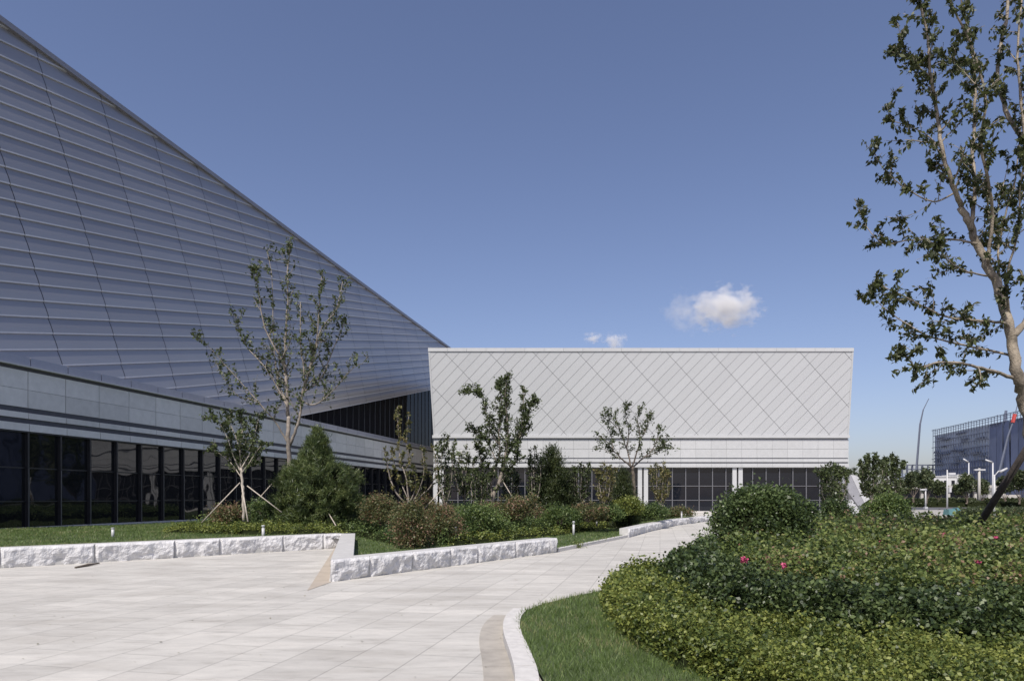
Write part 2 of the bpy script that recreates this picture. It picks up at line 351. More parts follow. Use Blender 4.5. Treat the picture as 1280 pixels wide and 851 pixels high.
gl = [(-.18, 2.5, 0), (-.16, 4.4, 0), (-.16, 5.7, 0), (-.20, 6.7, 0), (-.27, 7.5, 0), (-.22, 8.3, 0), (-.06, 8.95, 0)]
gl = [(p[0], p[1], 0) for p in kl[:7]]
o = strip('gutter', gl, .27, .004, -.01, .006, M['gutter'], .75, .006); o['kind'] = 'structure'
o = strip('kerb_low', [c for c in (W2b + Vector((.05, .1, 0)), cur[1], cur[2])], .16, 0, 0, .10, M['kerb'], 1.0); o['kind'] = 'structure'

# ------------------------------------------------------------------ split-face granite walls
rnd = random.Random(5)
def rough_wall(line, h, th, label, lens=(1.0, 1.9), endcap=True, rise=None, name='stone_wall', cut=None):
    root = empty(name, tuple(line[0]), label, 'stone wall', 'low split stone walls round the left planting bed')
    mb = MB(); topm = MB()
    for a, b in zip(line[:-1], line[1:]):
        d = (b - a); L_ = d.length; d.normalize(); n = Vector((d.y, -d.x, 0))    # outward = to the viewer
        s = 0
        while s < L_ - .05:
            l = min(rnd.uniform(*lens), L_ - s)
            if L_ - s - l < .4: l = L_ - s
            nx, nz = max(6, int(l / .03)), 15; seed = rnd.uniform(0, 100); n0 = len(mb.v); tilt = rnd.uniform(-.02, .03)
            for iz in range(nz + 1):
                for ix in range(nx + 1):
                    u = ix / nx; v = iz / nz; x = s + .006 + (l - .012) * u
                    p = Vector((x * 2.2 + seed, v * 1.3, seed))
                    vd = noise.voronoi(Vector((x * 4.2 + seed, v * 2.1 + x * .8, seed)))[0]; vd2 = noise.voronoi(Vector((x * 11 + seed, v * 5, seed)))[0]; dn = vd[0] * .055 + vd2[0] * .018 + noise.fractal(p, .7, 2.2, 4) * .035
                    fall = min(1, min(u, 1 - u) * l / .05, (1 - v) * h / .05)
                    out = (.015 + dn + tilt * v) * fall - (.05 * (1 - v) ** 3)
                    q = a + d * x + n * out; mb.v.append((q.x, q.y, v * h))
            for iz in range(nz):
                for ix in range(nx):
                    q = n0 + iz * (nx + 1) + ix; mb.f.append((q, q + 1, q + nx + 2, q + nx + 1))
            A = a + d * (s + .005) + n * .0; B = a + d * (s + l - .005) + n * .0
            Ai = A - n * th if not (cut is not None and s < .01) else A + cut * (th / max(.2, cut.dot(-n)))
            hb = [Ai, B - n * th, B - n * .002, A - n * .002]
            topm.hexa([(p.x, p.y, 0) for p in hb], [(p.x, p.y, h + .002) for p in hb])
            s += l
    mb.build('rough_face', M['rough'], root); topm.build('top_slab', M['sawn'], root); return root
rough_wall([W1a, W1m, W1b], .46, .35, 'long rough granite planter wall in front of the left lawn and dark glass wing')
rough_wall([C0, W2b], .42, .35, 'rough granite wall jutting towards the viewer below the reddish shrubs, left of the path', cut=(W1b - C0).normalized())
rough_wall(W3, .36, .35, 'far curving low granite wall along the path beside the lawn', lens=(1.4, 2.4))
# connector with smooth top
root = empty('stone_wall', tuple(C0), 'short smooth-topped granite return wall joining the two rough walls at their corner', 'stone wall')
mb = MB(); dC = (W1b - C0).normalized(); nC = Vector((dC.y, -dC.x, 0))
L_ = (W1b - C0).length; seg = 5
for i in range(seg):
    a = C0 + dC * (.36 + (L_ - .36) * i / seg + .004); b = C0 + dC * (.36 + (L_ - .36) * (i + 1) / seg - .004)
    a = a + Vector((0, .0, 0)); q = [a, b, b + nC * .42, a + nC * .42]; za = .42 + .04 * i / seg; zb = .42 + .04 * (i + 1) / seg
    mb.hexa([(p.x, p.y, 0) for p in q], [(p.x, p.y, z) for p, z in zip(q, (za, zb, zb, za))])
mb.build('top_slab', M['sawn'], root)

# ------------------------------------------------------------------ left building: stone wing
LB = empty('museum_building', tuple(facade(tW(30))), 'museum with a soaring triangular slatted metal wall above a long grey stone and glass wing', 'building')
T0, T1 = tW(8), tW(88.5)
PT0 = None
def t_of_px(x): return F * PW / (NW.x * (825 - x)) / DW.y
tj0 = t_of_px(35); pw = 2.03; mw = pw / 1.165
kp = list(range(-int((tj0 - T0) / pw), int((T1 - tj0) / pw) + 1))
def wbox(mb, t0, t1, z0, z1, o0, o1):
    q = [facade(t0, 0, o0), facade(t1, 0, o0), facade(t1, 0, o1), facade(t0, 0, o1)]
    mb.hexa([(p.x, p.y, z0) for p in q], [(p.x, p.y, z1) for p in q])
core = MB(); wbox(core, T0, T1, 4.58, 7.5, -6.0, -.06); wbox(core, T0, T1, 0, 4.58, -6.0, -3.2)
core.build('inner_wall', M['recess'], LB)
pan = MB(); band = MB(); cop = MB()
for k in kp:
    a, b = tj0 + k * pw + .009, tj0 + (k + 1) * pw - .009
    a += .010; b -= .010
    for z0, z1 in ((5.70, 6.505), (6.52, 7.36)): wbox(pan, a, b, z0, z1, -.05, .0)
    wbox(band, a, b, 5.20, 5.46, -.05, .04); wbox(band, a, b, 4.62, 4.96, -.05, .08)
    wbox(cop, a, b, 7.60, 7.97, -.3, .14)
pan.build('stone_cladding', M['stoneW'], LB); band.build('lower_band', M['stoneW'], LB); cop.build('parapet_coping', M['copingW'], LB)
gp = MB(); wbox(gp, T0, T1, 5.47, 5.69, -.05, -.03); wbox(gp, T0, T1, 4.97, 5.19, -.05, -.03); wbox(gp, T0, T1, 7.38, 7.52, -.05, -.01)
lip = MB(); wbox(lip, T0, T1, 7.52, 7.585, -.3, .20); lip.build('drip_edge', M['band'], LB)
gp.build('shadow_gap', M['gapdark'], LB)
roofm = MB(); wbox(roofm, T0, T1, 7.55, 7.62, -9, -.31); roofm.build('flat_roof', M['copingW'], LB)
pl = MB(); wbox(pl, T0, T1, -.05, .24, -.3, .20); pl.build('plinth', M['kerb'], LB)
sf = MB(); wbox(sf, T0, T1, 4.55, 4.60, -3.2, .06); sf.build('soffit', M['dark'], LB)
t = tj0 - 4 * mw
while t < T1 - mw:
    wbox(gm := MB(), t + .03, t + mw - .03, .1, 4.55, -.16, -.13)
    w_ = gm.build('window', M['glass'], LB)
    fr = MB(); wbox(fr, t - .045, t + .045, .1, 4.55, -.14, .04)
    for z in (1.42, 2.95): wbox(fr, t + .046, t + mw - .046, z - .03, z + .03, -.13, -.09)
    wbox(fr, t + .046, t + mw - .046, .1, .16, -.13, -.08)
    sub(fr.build('window_frame', M['dark'], w_), w_)
    st = MB(); wbox(st, t - .012, t + .012, .1, 2.9, .04, .055); sub(st.build('mullion_cap', M['greyframe'], w_), w_)
    t += mw

# slatted metal facet
d1 = Vector((.203, 1, .2216)).normalized(); d2 = Vector((-1.04, -1, 5.72)).normalized(); NM = d1.cross(d2).normalized(); P0 = at(0, 440, 32.2)
cM = NM.dot(P0 - Vector((0, 0, EYE)))
def hit(x, y):
    r = ray(x, y); p = r * (cM / NM.dot(r)); p.z += EYE; return p
A_ = np.array([[d1.dot(d1), d1.dot(d2)], [d1.dot(d2), d2.dot(d2)]])
def ab(p): v = p - P0; s = np.linalg.solve(A_, [v.dot(d1), v.dot(d2)]); return float(s[0]), float(s[1])
def MP(a, b, o=0): return P0 + d1 * a + d2 * b + NM * o
b51 = ab(hit(0, 51.5))[1]; b416 = ab(hit(0, 416.4))[1]; db = (b51 - b416) / 18
bbot = ab(hit(537, 486))[1]
nlow = round((b416 - bbot) / db); b0 = b416 - nlow * db; b0 = b416 - nlow * db
f417 = lambda x: 416.4 + (432 - 416.4) * x / 813
as_ = [ab(hit(x, f417(x)))[0] for x in (65.5, 140, 201, 252.5, 297)]
da = (as_[-1] - as_[0]) / 4; a0 = as_[0]
s1, s2 = ab(hit(0, 27)), ab(hit(560, 434.5))
ea, eb = s2[0] - s1[0], s2[1] - s1[1]    # below the silhouette: cross >= 0
amin = ab(hit(-170, 300))[0]; amax = a0 + da * 40
while MP(amax, 0).y > 106: amax -= .5
mb = MB(); edge = MB(); nrow = 0
r = b0; rows = 60
cells = [a0 + da * k for k in range(-6, 60)]
def clipc(poly):
    poly = poly_clip(poly, 1, 0, -amin)
    if poly: poly = poly_clip(poly, -1, 0, amax)
    if poly: poly = poly_clip(poly, eb, -ea, -(eb * s1[0] - ea * s1[1]))
    return poly
NSUB = 5
for i in range(rows):
    bl = b0 + i * db; bh = bl + db
    for k in range(len(cells) - 1):
        al, ah = cells[k] + .022, cells[k + 1] - .022
        full = clipc([(al, bl), (ah, bl), (ah, bh), (al, bh)])
        if len(full) < 3: continue
        # the slat bellies out to a lip at its lower edge
        idx = {}
        for s in range(NSUB):
            u0, u1 = s / NSUB, (s + 1) / NSUB
            pp = clipc([(al, bl + db * u0), (ah, bl + db * u0), (ah, bl + db * u1), (al, bl + db * u1)])
            if len(pp) < 3: continue
            ids = []
            for (a, b) in pp:
                u = (b - bl) / db; o = .07 * (1 - u) ** 1.0 + .025 * math.sin(math.pi * min(1, max(0, u)))
                key = (round(a, 4), round(b, 4))
                if key not in idx: idx[key] = len(mb.v); mb.v.append(tuple(MP(a, b, o)))
                ids.append(idx[key])
            if len(set(ids)) >= 3: mb.f.append(tuple(ids))
        lipp = clipc([(al, bl), (ah, bl), (ah, bl + .001), (al, bl + .001)])
        if len(lipp) >= 3:
            aa = [p[0] for p in lipp]; x0, x1 = min(aa), max(aa)
            q = [MP(x0, bl - .005, .075), MP(x1, bl - .005, .075), MP(x1, bl - .005, -.03), MP(x0, bl - .005, -.03)]
            edge.hexa(q, [p + d2 * .07 for p in q[:2]] + [p + d2 * .05 for p in q[2:]])
cl = mb.build('slatted_metal_wall', M['louvre'], LB, smooth=False); 
M['lip'] = basic('slat_lip', (.56, .56, .57), .4, metal=.3, var=.05); edge.build('slat_lips', M['lip'], LB)  # lips coloured lighter than the slats, painting the light their edges catch
big = clipc([(amin, b0), (amax, b0), (amax, b0 + rows * db), (amin, b0 + rows * db)])
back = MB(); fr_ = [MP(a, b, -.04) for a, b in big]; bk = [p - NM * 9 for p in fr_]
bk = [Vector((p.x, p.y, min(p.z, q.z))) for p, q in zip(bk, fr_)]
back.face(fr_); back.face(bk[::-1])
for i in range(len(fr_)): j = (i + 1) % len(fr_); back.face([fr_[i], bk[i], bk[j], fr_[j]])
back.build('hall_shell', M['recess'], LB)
# edge flashing along the raking top
fl = MB(); pa = MP(s1[0] - ea * .35, s1[1] - eb * .35); pb = MP(s1[0] + ea * 1.02, s1[1] + eb * 1.02); e = (pb - pa).normalized(); pr = NM.cross(e).normalized()
if pr.z < 0: pr = -pr
a_start = MP(amin, s1[1] + (amin - s1[0]) * eb / ea)
q = [a_start + NM * .22, pb + NM * .22, pb - NM * .7, a_start - NM * .7]
fl.hexa([p - pr * .16 for p in q], [p + pr * .17 for p in q]); fl.build('raking_coping', M['edge'], LB)
# vertical glazing below the facet
up = MB(); upfs = []
off = -1.0
a = ab(hit(375, 519))[0] - 6
while a < amax - 1:
    pA, pB = MP(a, b0, -1.3), MP(a + 1.5, b0, -1.3)
    up.face([(pA.x, pA.y, 7.4), (pB.x, pB.y, 7.4), tuple(pB), tuple(pA)])
    upf = MB(); upfs.append(upf); upf.hexa([(pA.x, pA.y, 7.4), (pA.x + .06, pA.y + .01, 7.4), (pA.x + .055, pA.y + .12, 7.4), (pA.x, pA.y + .12, 7.4)], [(pA.x, pA.y, pA.z), (pA.x + .06, pA.y + .01, pA.z), (pA.x + .055, pA.y + .12, pA.z), (pA.x, pA.y + .12, pA.z)])
    a += 1.5
g_ = up.build('upper_glazing', M['glassup'], LB)
for upf in upfs: sub(upf.build('mullion', M['dark'], g_), g_)
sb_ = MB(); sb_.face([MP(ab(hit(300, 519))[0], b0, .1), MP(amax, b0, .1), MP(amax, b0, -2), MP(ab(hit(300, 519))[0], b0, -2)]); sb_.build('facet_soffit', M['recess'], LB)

# ------------------------------------------------------------------ white building
YB = 74.0
def zx(y, Y=YB): return EYE + (HZ - y) * Y / F
XL, XR = (542 - 640) * YB / F, (1060.8 - 640) * YB / F
WB = empty('exhibition_hall', ((XL + XR) / 2, YB, 0), 'pale hall with leaning silver wall of diagonal panels over a dark glass ground floor', 'building')
DEP = 21.0
def bx(mb, x0, x1, y0, y1, z0, z1): mb.hexa([(x0, y0, z0), (x1, y0, z0), (x1, y1, z0), (x0, y1, z0)], [(x0, y0, z1), (x1, y0, z1), (x1, y1, z1), (x0, y1, z1)])
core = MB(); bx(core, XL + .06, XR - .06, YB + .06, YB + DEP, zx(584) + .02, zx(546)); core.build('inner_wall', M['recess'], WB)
rear = MB(); bx(rear, XL + .5, XR - 3.5, YB + 5, YB + DEP - .5, 0, zx(584)); rear.build('interior_wall', M['dark'], WB)
panm = MB(); bandm = MB(); pwB = 19.1 * YB / F; nP = int((XR - XL) / pwB) + 1
jx = XR - .0
x = XR
while x > XL + .1:
    x0 = max(XL, x - pwB)
    for (ya, yb) in ((572.0, 561.2), (560.9, 548.8)): bx(panm, x0 + .008, x - .008, YB, YB + .05, zx(ya), zx(yb))
    bx(bandm, x0 + .008, x - .008, YB - .10, YB + .05, zx(583.8), zx(579)); bx(bandm, x0 + .008, x - .008, YB - .06, YB + .05, zx(577.3), zx(573.3))
    x = x0
for sgn, X in ((1, XR), (-1, XL)):       # side faces
    yy = YB + .055
    while yy < YB + DEP:
        for (ya, yb) in ((572.0, 561.2), (560.9, 548.8)): bx(panm, min(X, X - sgn * .05), max(X, X - sgn * .05), yy + .008, yy + 1.65, zx(ya), zx(yb))
        bx(bandm, min(X, X - sgn * .05), max(X, X - sgn * .05), yy + .008, yy + 1.65, zx(583.8), zx(579)); bx(bandm, min(X, X - sgn * .05), max(X, X - sgn * .05), yy + .008, yy + 1.65, zx(577.3), zx(573.3))
        yy += 1.66
panm.build('stone_cladding', M['stoneB'], WB); bandm.build('lower_band', M['stoneB'], WB)
led = MB(); bx(led, XL - .12, XR + .02, YB - .22, YB + DEP, zx(547.4), zx(543.9)); led.build('ledge', M['stoneB'], WB)
# leaning wall: bottom corners at ledge, top corners
zb_, zt_ = zx(543.8), zx(439, 73.0)
Bl, Br = Vector((XL + .02, YB, zb_)), Vector((XR - .02, YB, zb_)); Tl, Tr = Vector(((535.8 - 640) * 73 / F, 73.0, zt_)), Vector(((1066.4 - 640) * 73 / F, 73.0, zt_))
Wd = Br.x - Bl.x; Hh = (Tl - Bl).length
def LP(u, v, o=0):   # u in metres along X (true), v 0..1
    y = YB - 1.0 * v - o; z = zb_ + (zt_ - zb_) * v - o * .1
    return Vector((u, y, z))
def clipW(poly):     # poly in (x, v*H)
    H = zt_ - zb_
    lx = (Tl.x - Bl.x) / H; rx = (Tr.x - Br.x) / H
    poly = poly_clip(poly, 0, 1, 0)
    if poly: poly = poly_clip(poly, 0, -1, H)
    if poly: poly = poly_clip(poly, 1, -lx, -Bl.x - .12)
    if poly: poly = poly_clip(poly, -1, rx, Br.x - .12)
    return poly
H_ = zt_ - zb_
sp = 14.0 * 73.5 / F; spb = 55.2 * 73.5 / F; sl1 = 1.04; 
# '/' lines: x - v/sl1 = c ; '\' lines: x + v/sl1 = c
cp = MB(); ribs = MB()
xs0 = (554 - 640) * 73 / F     # a '\' seam crosses the top at px 554
c2_0 = xs0 + H_ / sl1
c1_0 = (547.5 - 640) * 73 / F - H_ / sl1
g1, g2 = .018, .028
rr = random.Random(3)
for i in range(-4, 60):
    ca, cb = c1_0 + sp * i + g1, c1_0 + sp * (i + 1) - g1
    for j in range(-3, 22):
        ea_, eb_ = c2_0 + spb * j + g2, c2_0 + spb * (j + 1) - g2
        def pt(c, e_): return ((c + e_) / 2, (e_ - c) / 2 * sl1)
        pp = clipW([pt(ca, ea_), pt(cb, ea_), pt(cb, eb_), pt(ca, eb_)])
        if len(pp) >= 3:
            ti = 0
            cp.face([LP(x, v / H_, .03 + ti * ((x - pp[0][0]))) for x, v in pp])
    c = c1_0 + sp * i
    seg_ = clipW([(c - g1 - 0, 0), (c + g1, 0), (c + g1 + H_ / sl1, H_), (c - g1 + H_ / sl1, H_)])
    if len(seg_) >= 3:
        n0 = len(ribs.v); fr2 = [LP(x, v / H_, .045) for x, v in seg_]; bk2 = [LP(x, v / H_, .0) for x, v in seg_]
        ribs.face(fr2)
        for q in range(len(fr2)): ribs.face([fr2[q], bk2[q], bk2[(q + 1) % len(fr2)], fr2[(q + 1) % len(fr2)]])
cp.build('diagonal_cladding', M['silver'], WB); ribs.build('standing_seams', M['rib'], WB)
bk = MB(); 
backT = 12.0
bk.hexa([Bl, Br, (Br.x, YB + DEP, zb_), (Bl.x, YB + DEP, zb_)], [Tl, Tr, (Tr.x, YB + DEP, zt_), (Tl.x, YB + DEP, zt_)]); bk.build('wall_backing', M['seamdark'], WB)
capm = MB(); zc = zx(434.8, 72.9)
n = 22
for i in range(n):
    xa = Tl.x - .06 + (Tr.x - Tl.x + .1) * i / n + .01; xb = Tl.x - .06 + (Tr.x - Tl.x + .1) * (i + 1) / n - .01
    bx(capm, xa, xb, 72.88, YB + DEP, zt_ - .03, zc)
capm.build('roof_coping', M['stoneB'], WB)
for (B_, T_, s) in ((Bl, Tl, 1), (Br, Tr, -1)):
    tr = MB(); tr.hexa([B_ + Vector((-.03 * s, -.07, 0)), B_ + Vector((.14 * s, -.07, 0)), B_ + Vector((.14 * s, .2, 0)), B_ + Vector((-.03 * s, .2, 0))], [T_ + Vector((-.03 * s, -.07, -.02)), T_ + Vector((.14 * s, -.07, -.02)), T_ + Vector((.14 * s, .2, -.02)), T_ + Vector((-.03 * s, .2, -.02))])
    tr.build('edge_trim', M['stoneB'], WB)
mwB = 16.8 * YB / F; x = (1060 - 640) * YB / F - .05; ztop = zx(584.3)
while x - mwB > XL:
    gm = MB(); bx(gm, x - mwB + .03, x - .03, YB + .35, YB + .38, .12, ztop); w_ = gm.build('window', M['glasshall'], WB)
    fr = MB(); bx(fr, x - .045, x + .045, YB + .22, YB + .34, .12, ztop)
    for z in (zx(607.2), zx(625)): bx(fr, x - mwB + .046, x - .046, YB + .27, YB + .34, z - .035, z + .035)
    sub(fr.build('window_frame', M['greyframe'], w_), w_)
    x -= mwB
plb = MB(); bx(plb, XL, XR, YB - .25, YB + .5, -.05, .12); plb.build('plinth', M['kerb'], WB)
# pale columns standing just behind/before the glass line
for px in (804, 922.5, 548):
    X = (px - 640) * YB / F
    for q0, q1 in ((-.55, -.1), (.1, .55)): mb = MB(); bx(mb, X + q0, X + q1, YB + .12, YB + .345, .12, ztop - .01); mb.build('column', M['stoneB'], WB)
sidew = MB(); bx(sidew, XL + .3, XL + .36, YB + .4, YB + DEP - 1, .12, ztop); bx(sidew, XR - .36, XR - .3, YB + .4, YB + DEP - 1, .12, ztop); sidew.build('side_glazing', M['glass'], WB)
sf = MB(); bx(sf, XL + .05, XR - .05, YB + .06, YB + 5, ztop, ztop + .03); sf.build('soffit', M['stoneB'], WB)

# ------------------------------------------------------------------ vegetation
def crom(pts, n=4):
    pts = [Vector(p) for p in pts]; out = []
    P = [pts[0] * 2 - pts[1]] + pts + [pts[-1] * 2 - pts[-2]]
    for i in range(1, len(P) - 2):
        for k in range(n):
            t = k / n; a, b, c, d = P[i - 1], P[i], P[i + 1], P[i + 2]
            out.append(.5 * ((2 * b) + (c - a) * t + (2 * a - 5 * b + 4 * c - d) * t * t + (3 * b - a - 3 * c + d) * t ** 3))
    out.append(pts[-1]); return out
def rvec(r): 
    v = Vector((r.gauss(0, 1), r.gauss(0, 1), r.gauss(0, 1))); return v.normalized()
def make_tree(name, label, cat, group, base, limbs, seed, leafm, bark, leafsize, twig=.8, ntw=10, lpt=14, start=.35, spread=.10, upb=.5, sub2=2, droop=0.0, asp=.28, hang=0.0, rtip=.006, leafstart=0.0, lup=.6):
    """limbs: list of (points, r0, r1, leafy) in world space"""
    r = random.Random(seed); wood = MB(); LPts = []; T = []
    for li in limbs:
        pts, r0, r1, leafy = li; c = crom(pts, 5); m = len(c); rad = [r0 + (r1 - r0) * (i / (m - 1)) ** .8 for i in range(m)]
        k = max(.0, min(.03, r0 * .3)); c = [p + rvec(r) * k * (0 if i == 0 else 1) for i, p in enumerate(c)]
        wood.tube(c, rad, 8 if r0 > .05 else 6)
        length = sum((c[i + 1] - c[i]).length for i in range(m - 1))
        if not leafy: continue
        nt_ = max(2, int(ntw * leafy))
        for q in range(nt_):
            t = start + (1 - start) * ((q + r.random()) / nt_); i = min(m - 2, int(t * (m - 1))); p = c[i].lerp(c[i + 1], t * (m - 1) - i)
            d = (c[i + 1] - c[i]).normalized(); o = rvec(r); o = (o - d * o.dot(d)).normalized()
            L = twig * r.uniform(.5, 1.15) * (1.15 - .6 * t)
            dr = (d * .6 + o + Vector((0, 0, upb))).normalized(); pp = [p]; 
            for s in range(4):
                dr = (dr + rvec(r) * .22 + Vector((0, 0, .12 - droop))).normalized(); pp.append(pp[-1] + dr * L / 4)
            wood.tube(pp, [max(rtip, min(rad[i] * .5, .02)) * (1 - .17 * s) for s in range(5)], 4, False)
            allt = [pp]
            for s2 in range(sub2):
                j = r.randint(1, 3); d2_ = (dr + rvec(r) * 1.1).normalized(); q2 = [pp[j]]
                for s in range(3): d2_ = (d2_ + rvec(r) * .2 - Vector((0, 0, droop))).normalized(); q2.append(q2[-1] + d2_ * L * .17)
                wood.tube(q2, [rtip * .9, rtip * .8, rtip * .7, rtip * .5], 3, False); allt.append(q2)
            for tw in allt:
                nl = int(lpt * (1 if tw is pp else .6) * r.uniform(.5, 1.3))
                for _ in range(nl):
                    f = leafstart + (1 - leafstart) * r.random(); f = f * (len(tw) - 1); j = min(len(tw) - 2, int(f)); b = tw[j].lerp(tw[j + 1], f - j)
                    v = rvec(r) * spread * r.random(); v.z -= hang * r.random(); LPts.append(b + v); T.append((v.normalized() + Vector((0, 0, -hang * 3))))
    root = empty(name, tuple(base), label, cat, group)
    wood.build('trunk', bark, root, smooth=True)
    if LPts: leaves('crown', [tuple(v) for v in LPts], leafsize, leafm, root, up=lup, asp=asp, seed=seed, tdir=[tuple(v) for v in T], tmix=.5)
    return root
def px_limbs(spec, D, seed=0, dj=.8):
    """limbs given as image points; every limb leaves at its own depth so the crown is round"""
    r = random.Random(seed); out = []
    for pts, r0, r1, leafy, dd in spec:
        out.append(([at(x, y, D + dd * (i / max(1, len(pts) - 1)) + (dj * .12 * r.uniform(-1, 1) if 0 < i < len(pts) - 1 else 0)) for i, (x, y) in enumerate(pts)], r0, r1, leafy))
    return out

# --- big tree at the right edge
D = 12.0
spec = [
 ([(1296, 760), (1292, 620), (1288, 540), (1280, 497), (1272, 470), (1264, 423), (1254, 378), (1234, 332), (1214, 288), (1202, 258)], 0.1287, 0.0525, 0, 0),
 ([(1202, 258), (1191, 232), (1177, 185), (1170, 130), (1163, 90), (1158, 40), (1146, -20)], 0.0452, 0.0150, 1.6, -.6),
 ([(1214, 288), (1218, 240), (1216, 190), (1218, 150), (1219, 95), (1212, 45), (1196, -25)], 0.0390, 0.0150, 1.5, .9),
 ([(1234, 332), (1240, 270), (1234, 220), (1226, 180), (1232, 120), (1210, 50), (1180, -15)], 0.0312, 0.0135, 1.5, -1.3),
 ([(1264, 420), (1280, 404), (1296, 360), (1300, 280), (1284, 190), (1258, 137), (1246, 95), (1258, 15), (1262, -60)], 0.0702, 0.0225, 1.3, 1.0),
 ([(1284, 190), (1276, 120), (1272, 60), (1280, -30)], 0.0312, 0.0150, 1.0, .4),
 ([(1262, 395), (1258, 350), (1272, 290), (1276, 230), (1284, 180)], 0.0273, 0.0090, .9, -1.0),
 ([(1254, 378), (1248, 320), (1256, 270), (1270, 220), (1276, 150)], 0.0234, 0.0090, .8, 1.0),
 ([(1268, 473), (1245, 465), (1215, 457), (1180, 452), (1148, 459), (1132, 445), (1128, 437)], 0.0351, 0.0060, 1.0, -1.1),
 ([(1262, 408), (1250, 403), (1215, 400), (1180, 395), (1145, 378), (1112, 362), (1092, 352)], 0.0296, 0.0053, 1.3, -.7),
 ([(1276, 448), (1245, 440), (1200, 430), (1160, 420), (1130, 402), (1105, 385), (1083, 362)], 0.0265, 0.0053, 1.1, .9),
 ([(1222, 305), (1195, 300), (1160, 300), (1130, 301), (1108, 305), (1090, 293), (1078, 272), (1068, 248)], 0.0203, 0.0037, .8, .8),
 ([(1234, 345), (1205, 338), (1185, 326), (1172, 308), (1150, 295)], 0.0172, 0.0045, .7, -.9),
 ([(1196, 240), (1168, 252), (1140, 240), (1118, 225), (1100, 205), (1092, 188)], 0.0172, 0.0037, .7, -.4),
 ([(1176, 185), (1160, 170), (1138, 158), (1115, 150), (1108, 130)], 0.0140, 0.0037, .6, .7),
 ([(1163, 88), (1145, 72), (1130, 60), (1122, 30)], 0.0140, 0.0037, .6, -.5),
 ([(1232, 120), (1200, 85), (1188, 75), (1170, 62)], 0.0125, 0.0037, .6, 1.0),
 ([(1244, 330), (1222, 300), (1236, 285), (1250, 250), (1262, 195)], 0.0156, 0.0053, .8, .8),
]
make_tree('street_tree', 'tall near tree with pale bark mottled with painted shade and feathery leaves at the right edge', 'tree', None, at(1296, 760, D) * 1.0 + Vector((0, 0, 0)), px_limbs(spec, D, 1, 1.0), 11, M['leaf_near'], M['barkpale'], .105, twig=.58, ntw=17, lpt=21, start=.12, spread=.065, upb=.35, sub2=2, droop=.03, asp=.24, hang=.06, lup=.2)

# support pole in the roses
mb = MB(); pA, pB = at(1216, 668, 14.2), at(1300, 535, 12.3); dv = (pB - pA).normalized(); pA2 = pA - dv * (pA.z / dv.z) 
mb.tube([pA2, pA2.lerp(pB, .5), pB], [.07, .068, .062], 8); o = mb.build('support_pole', M['darkstake'], smooth=True); tag(o, 'thick dark wooden prop leaning up from the roses to the tree at the right edge', 'support pole')

# --- multi-stem tree before the left wing
D = 27.0
spec = [
 ([(362, 662), (362, 620), (361, 575), (360, 540), (360, 520)], .13, .074, 0, 0),
 ([(360, 520), (358, 480), (356, 452), (359, 390), (360, 330), (365, 306)], .075, .012, 1.6, .3),
 ([(362, 556), (372, 530), (377, 500), (380, 470), (376, 427), (376, 377)], .07, .015, 1.1, -.8),
 ([(378, 492), (386, 465), (400, 415), (420, 387), (428, 352)], .06, .012, 1.3, .9),
 ([(382, 478), (394, 440), (398, 400), (402, 345)], .04, .012, 1.1, -.5),
 ([(379, 490), (400, 475), (415, 440), (432, 400)], .045, .012, 1.0, 1.3),
 ([(376, 500), (392, 506), (412, 492), (437, 464), (450, 455)], .035, .008, .8, -1.2),
 ([(359, 508), (350, 490), (332, 460), (306, 430), (295, 396)], .05, .01, 1.3, .9),
 ([(357, 465), (350, 445), (331, 410), (322, 355), (320, 337)], .05, .012, 1.2, -.8),
 ([(358, 500), (348, 478), (342, 430), (340, 350), (334, 315)], .035, .01, .8, 1.2),
 ([(361, 556), (346, 530), (335, 516), (312, 490), (285, 460), (258, 430), (244, 423)], .04, .006, .8, -1.0),
 ([(335, 516), (318, 500), (298, 495), (278, 470), (268, 445)], .025, .006, .6, .8),
]
make_tree('multi_stem_tree', 'tallest bare-stemmed tree with upright pale branches before the grey stone wing', 'tree', None, at(362, 662, D), px_limbs(spec, D, 2), 12, M['leaf_tree'], M['bark'], .14, twig=1.0, ntw=16, lpt=13, start=.15, spread=.14, upb=.6, sub2=2, rtip=.008)
# --- small staked tree
D = 24.0
spec = [
 ([(305, 652), (304, 620), (303, 605), (301, 585)], .055, .045, 0, 0),
 ([(301, 585), (300, 560), (303, 535), (300, 518)], .035, .01, 1.2, .2),
 ([(301, 590), (292, 570), (285, 550), (275, 530), (264, 520)], .03, .008, 1.1, -.5),
 ([(302, 585), (315, 560), (320, 535), (325, 520)], .03, .008, 1.0, .6),
 ([(301, 596), (290, 580), (275, 567), (262, 560)], .02, .006, .6, .5),
 ([(301, 592), (312, 578), (320, 565), (332, 552)], .02, .006, .7, -.5),
 ([(301, 575), (296, 550), (288, 530), (284, 518)], .02, .006, .8, .6),
]
make_tree('young_tree', 'small staked tree before the dark glass at left, with a thin trunk', 'tree', None, at(305, 652, D), px_limbs(spec, D, 3), 13, M['leaf_tree'], M['stake'], .13, twig=.55, ntw=14, lpt=19, start=.05, spread=.16, upb=.3, sub2=2)
mb = MB(); GR = 'slanting wooden stakes that prop young trees'
def stake(x0, y0, x1, y1, D, label, dd=0.0, r=.02):
    mb = MB(); mb.tube([at(x0, y0, D), at(x1, y1, D + dd)], r, 6); o = mb.build('tree_stake', M['stake'], smooth=True); tag(o, label, 'stake', GR)
stake(252, 653, 300, 603, 23.4, 'pale stake on the left side of the small tree by the dark glass', .4)
stake(310, 652, 302, 606, 23.2, 'nearly upright stake right beside the small tree trunk by the dark glass', .6, .027)
stake(352, 640, 309, 607, 23.8, 'stake sloping down right from the small tree towards the pine', .2)
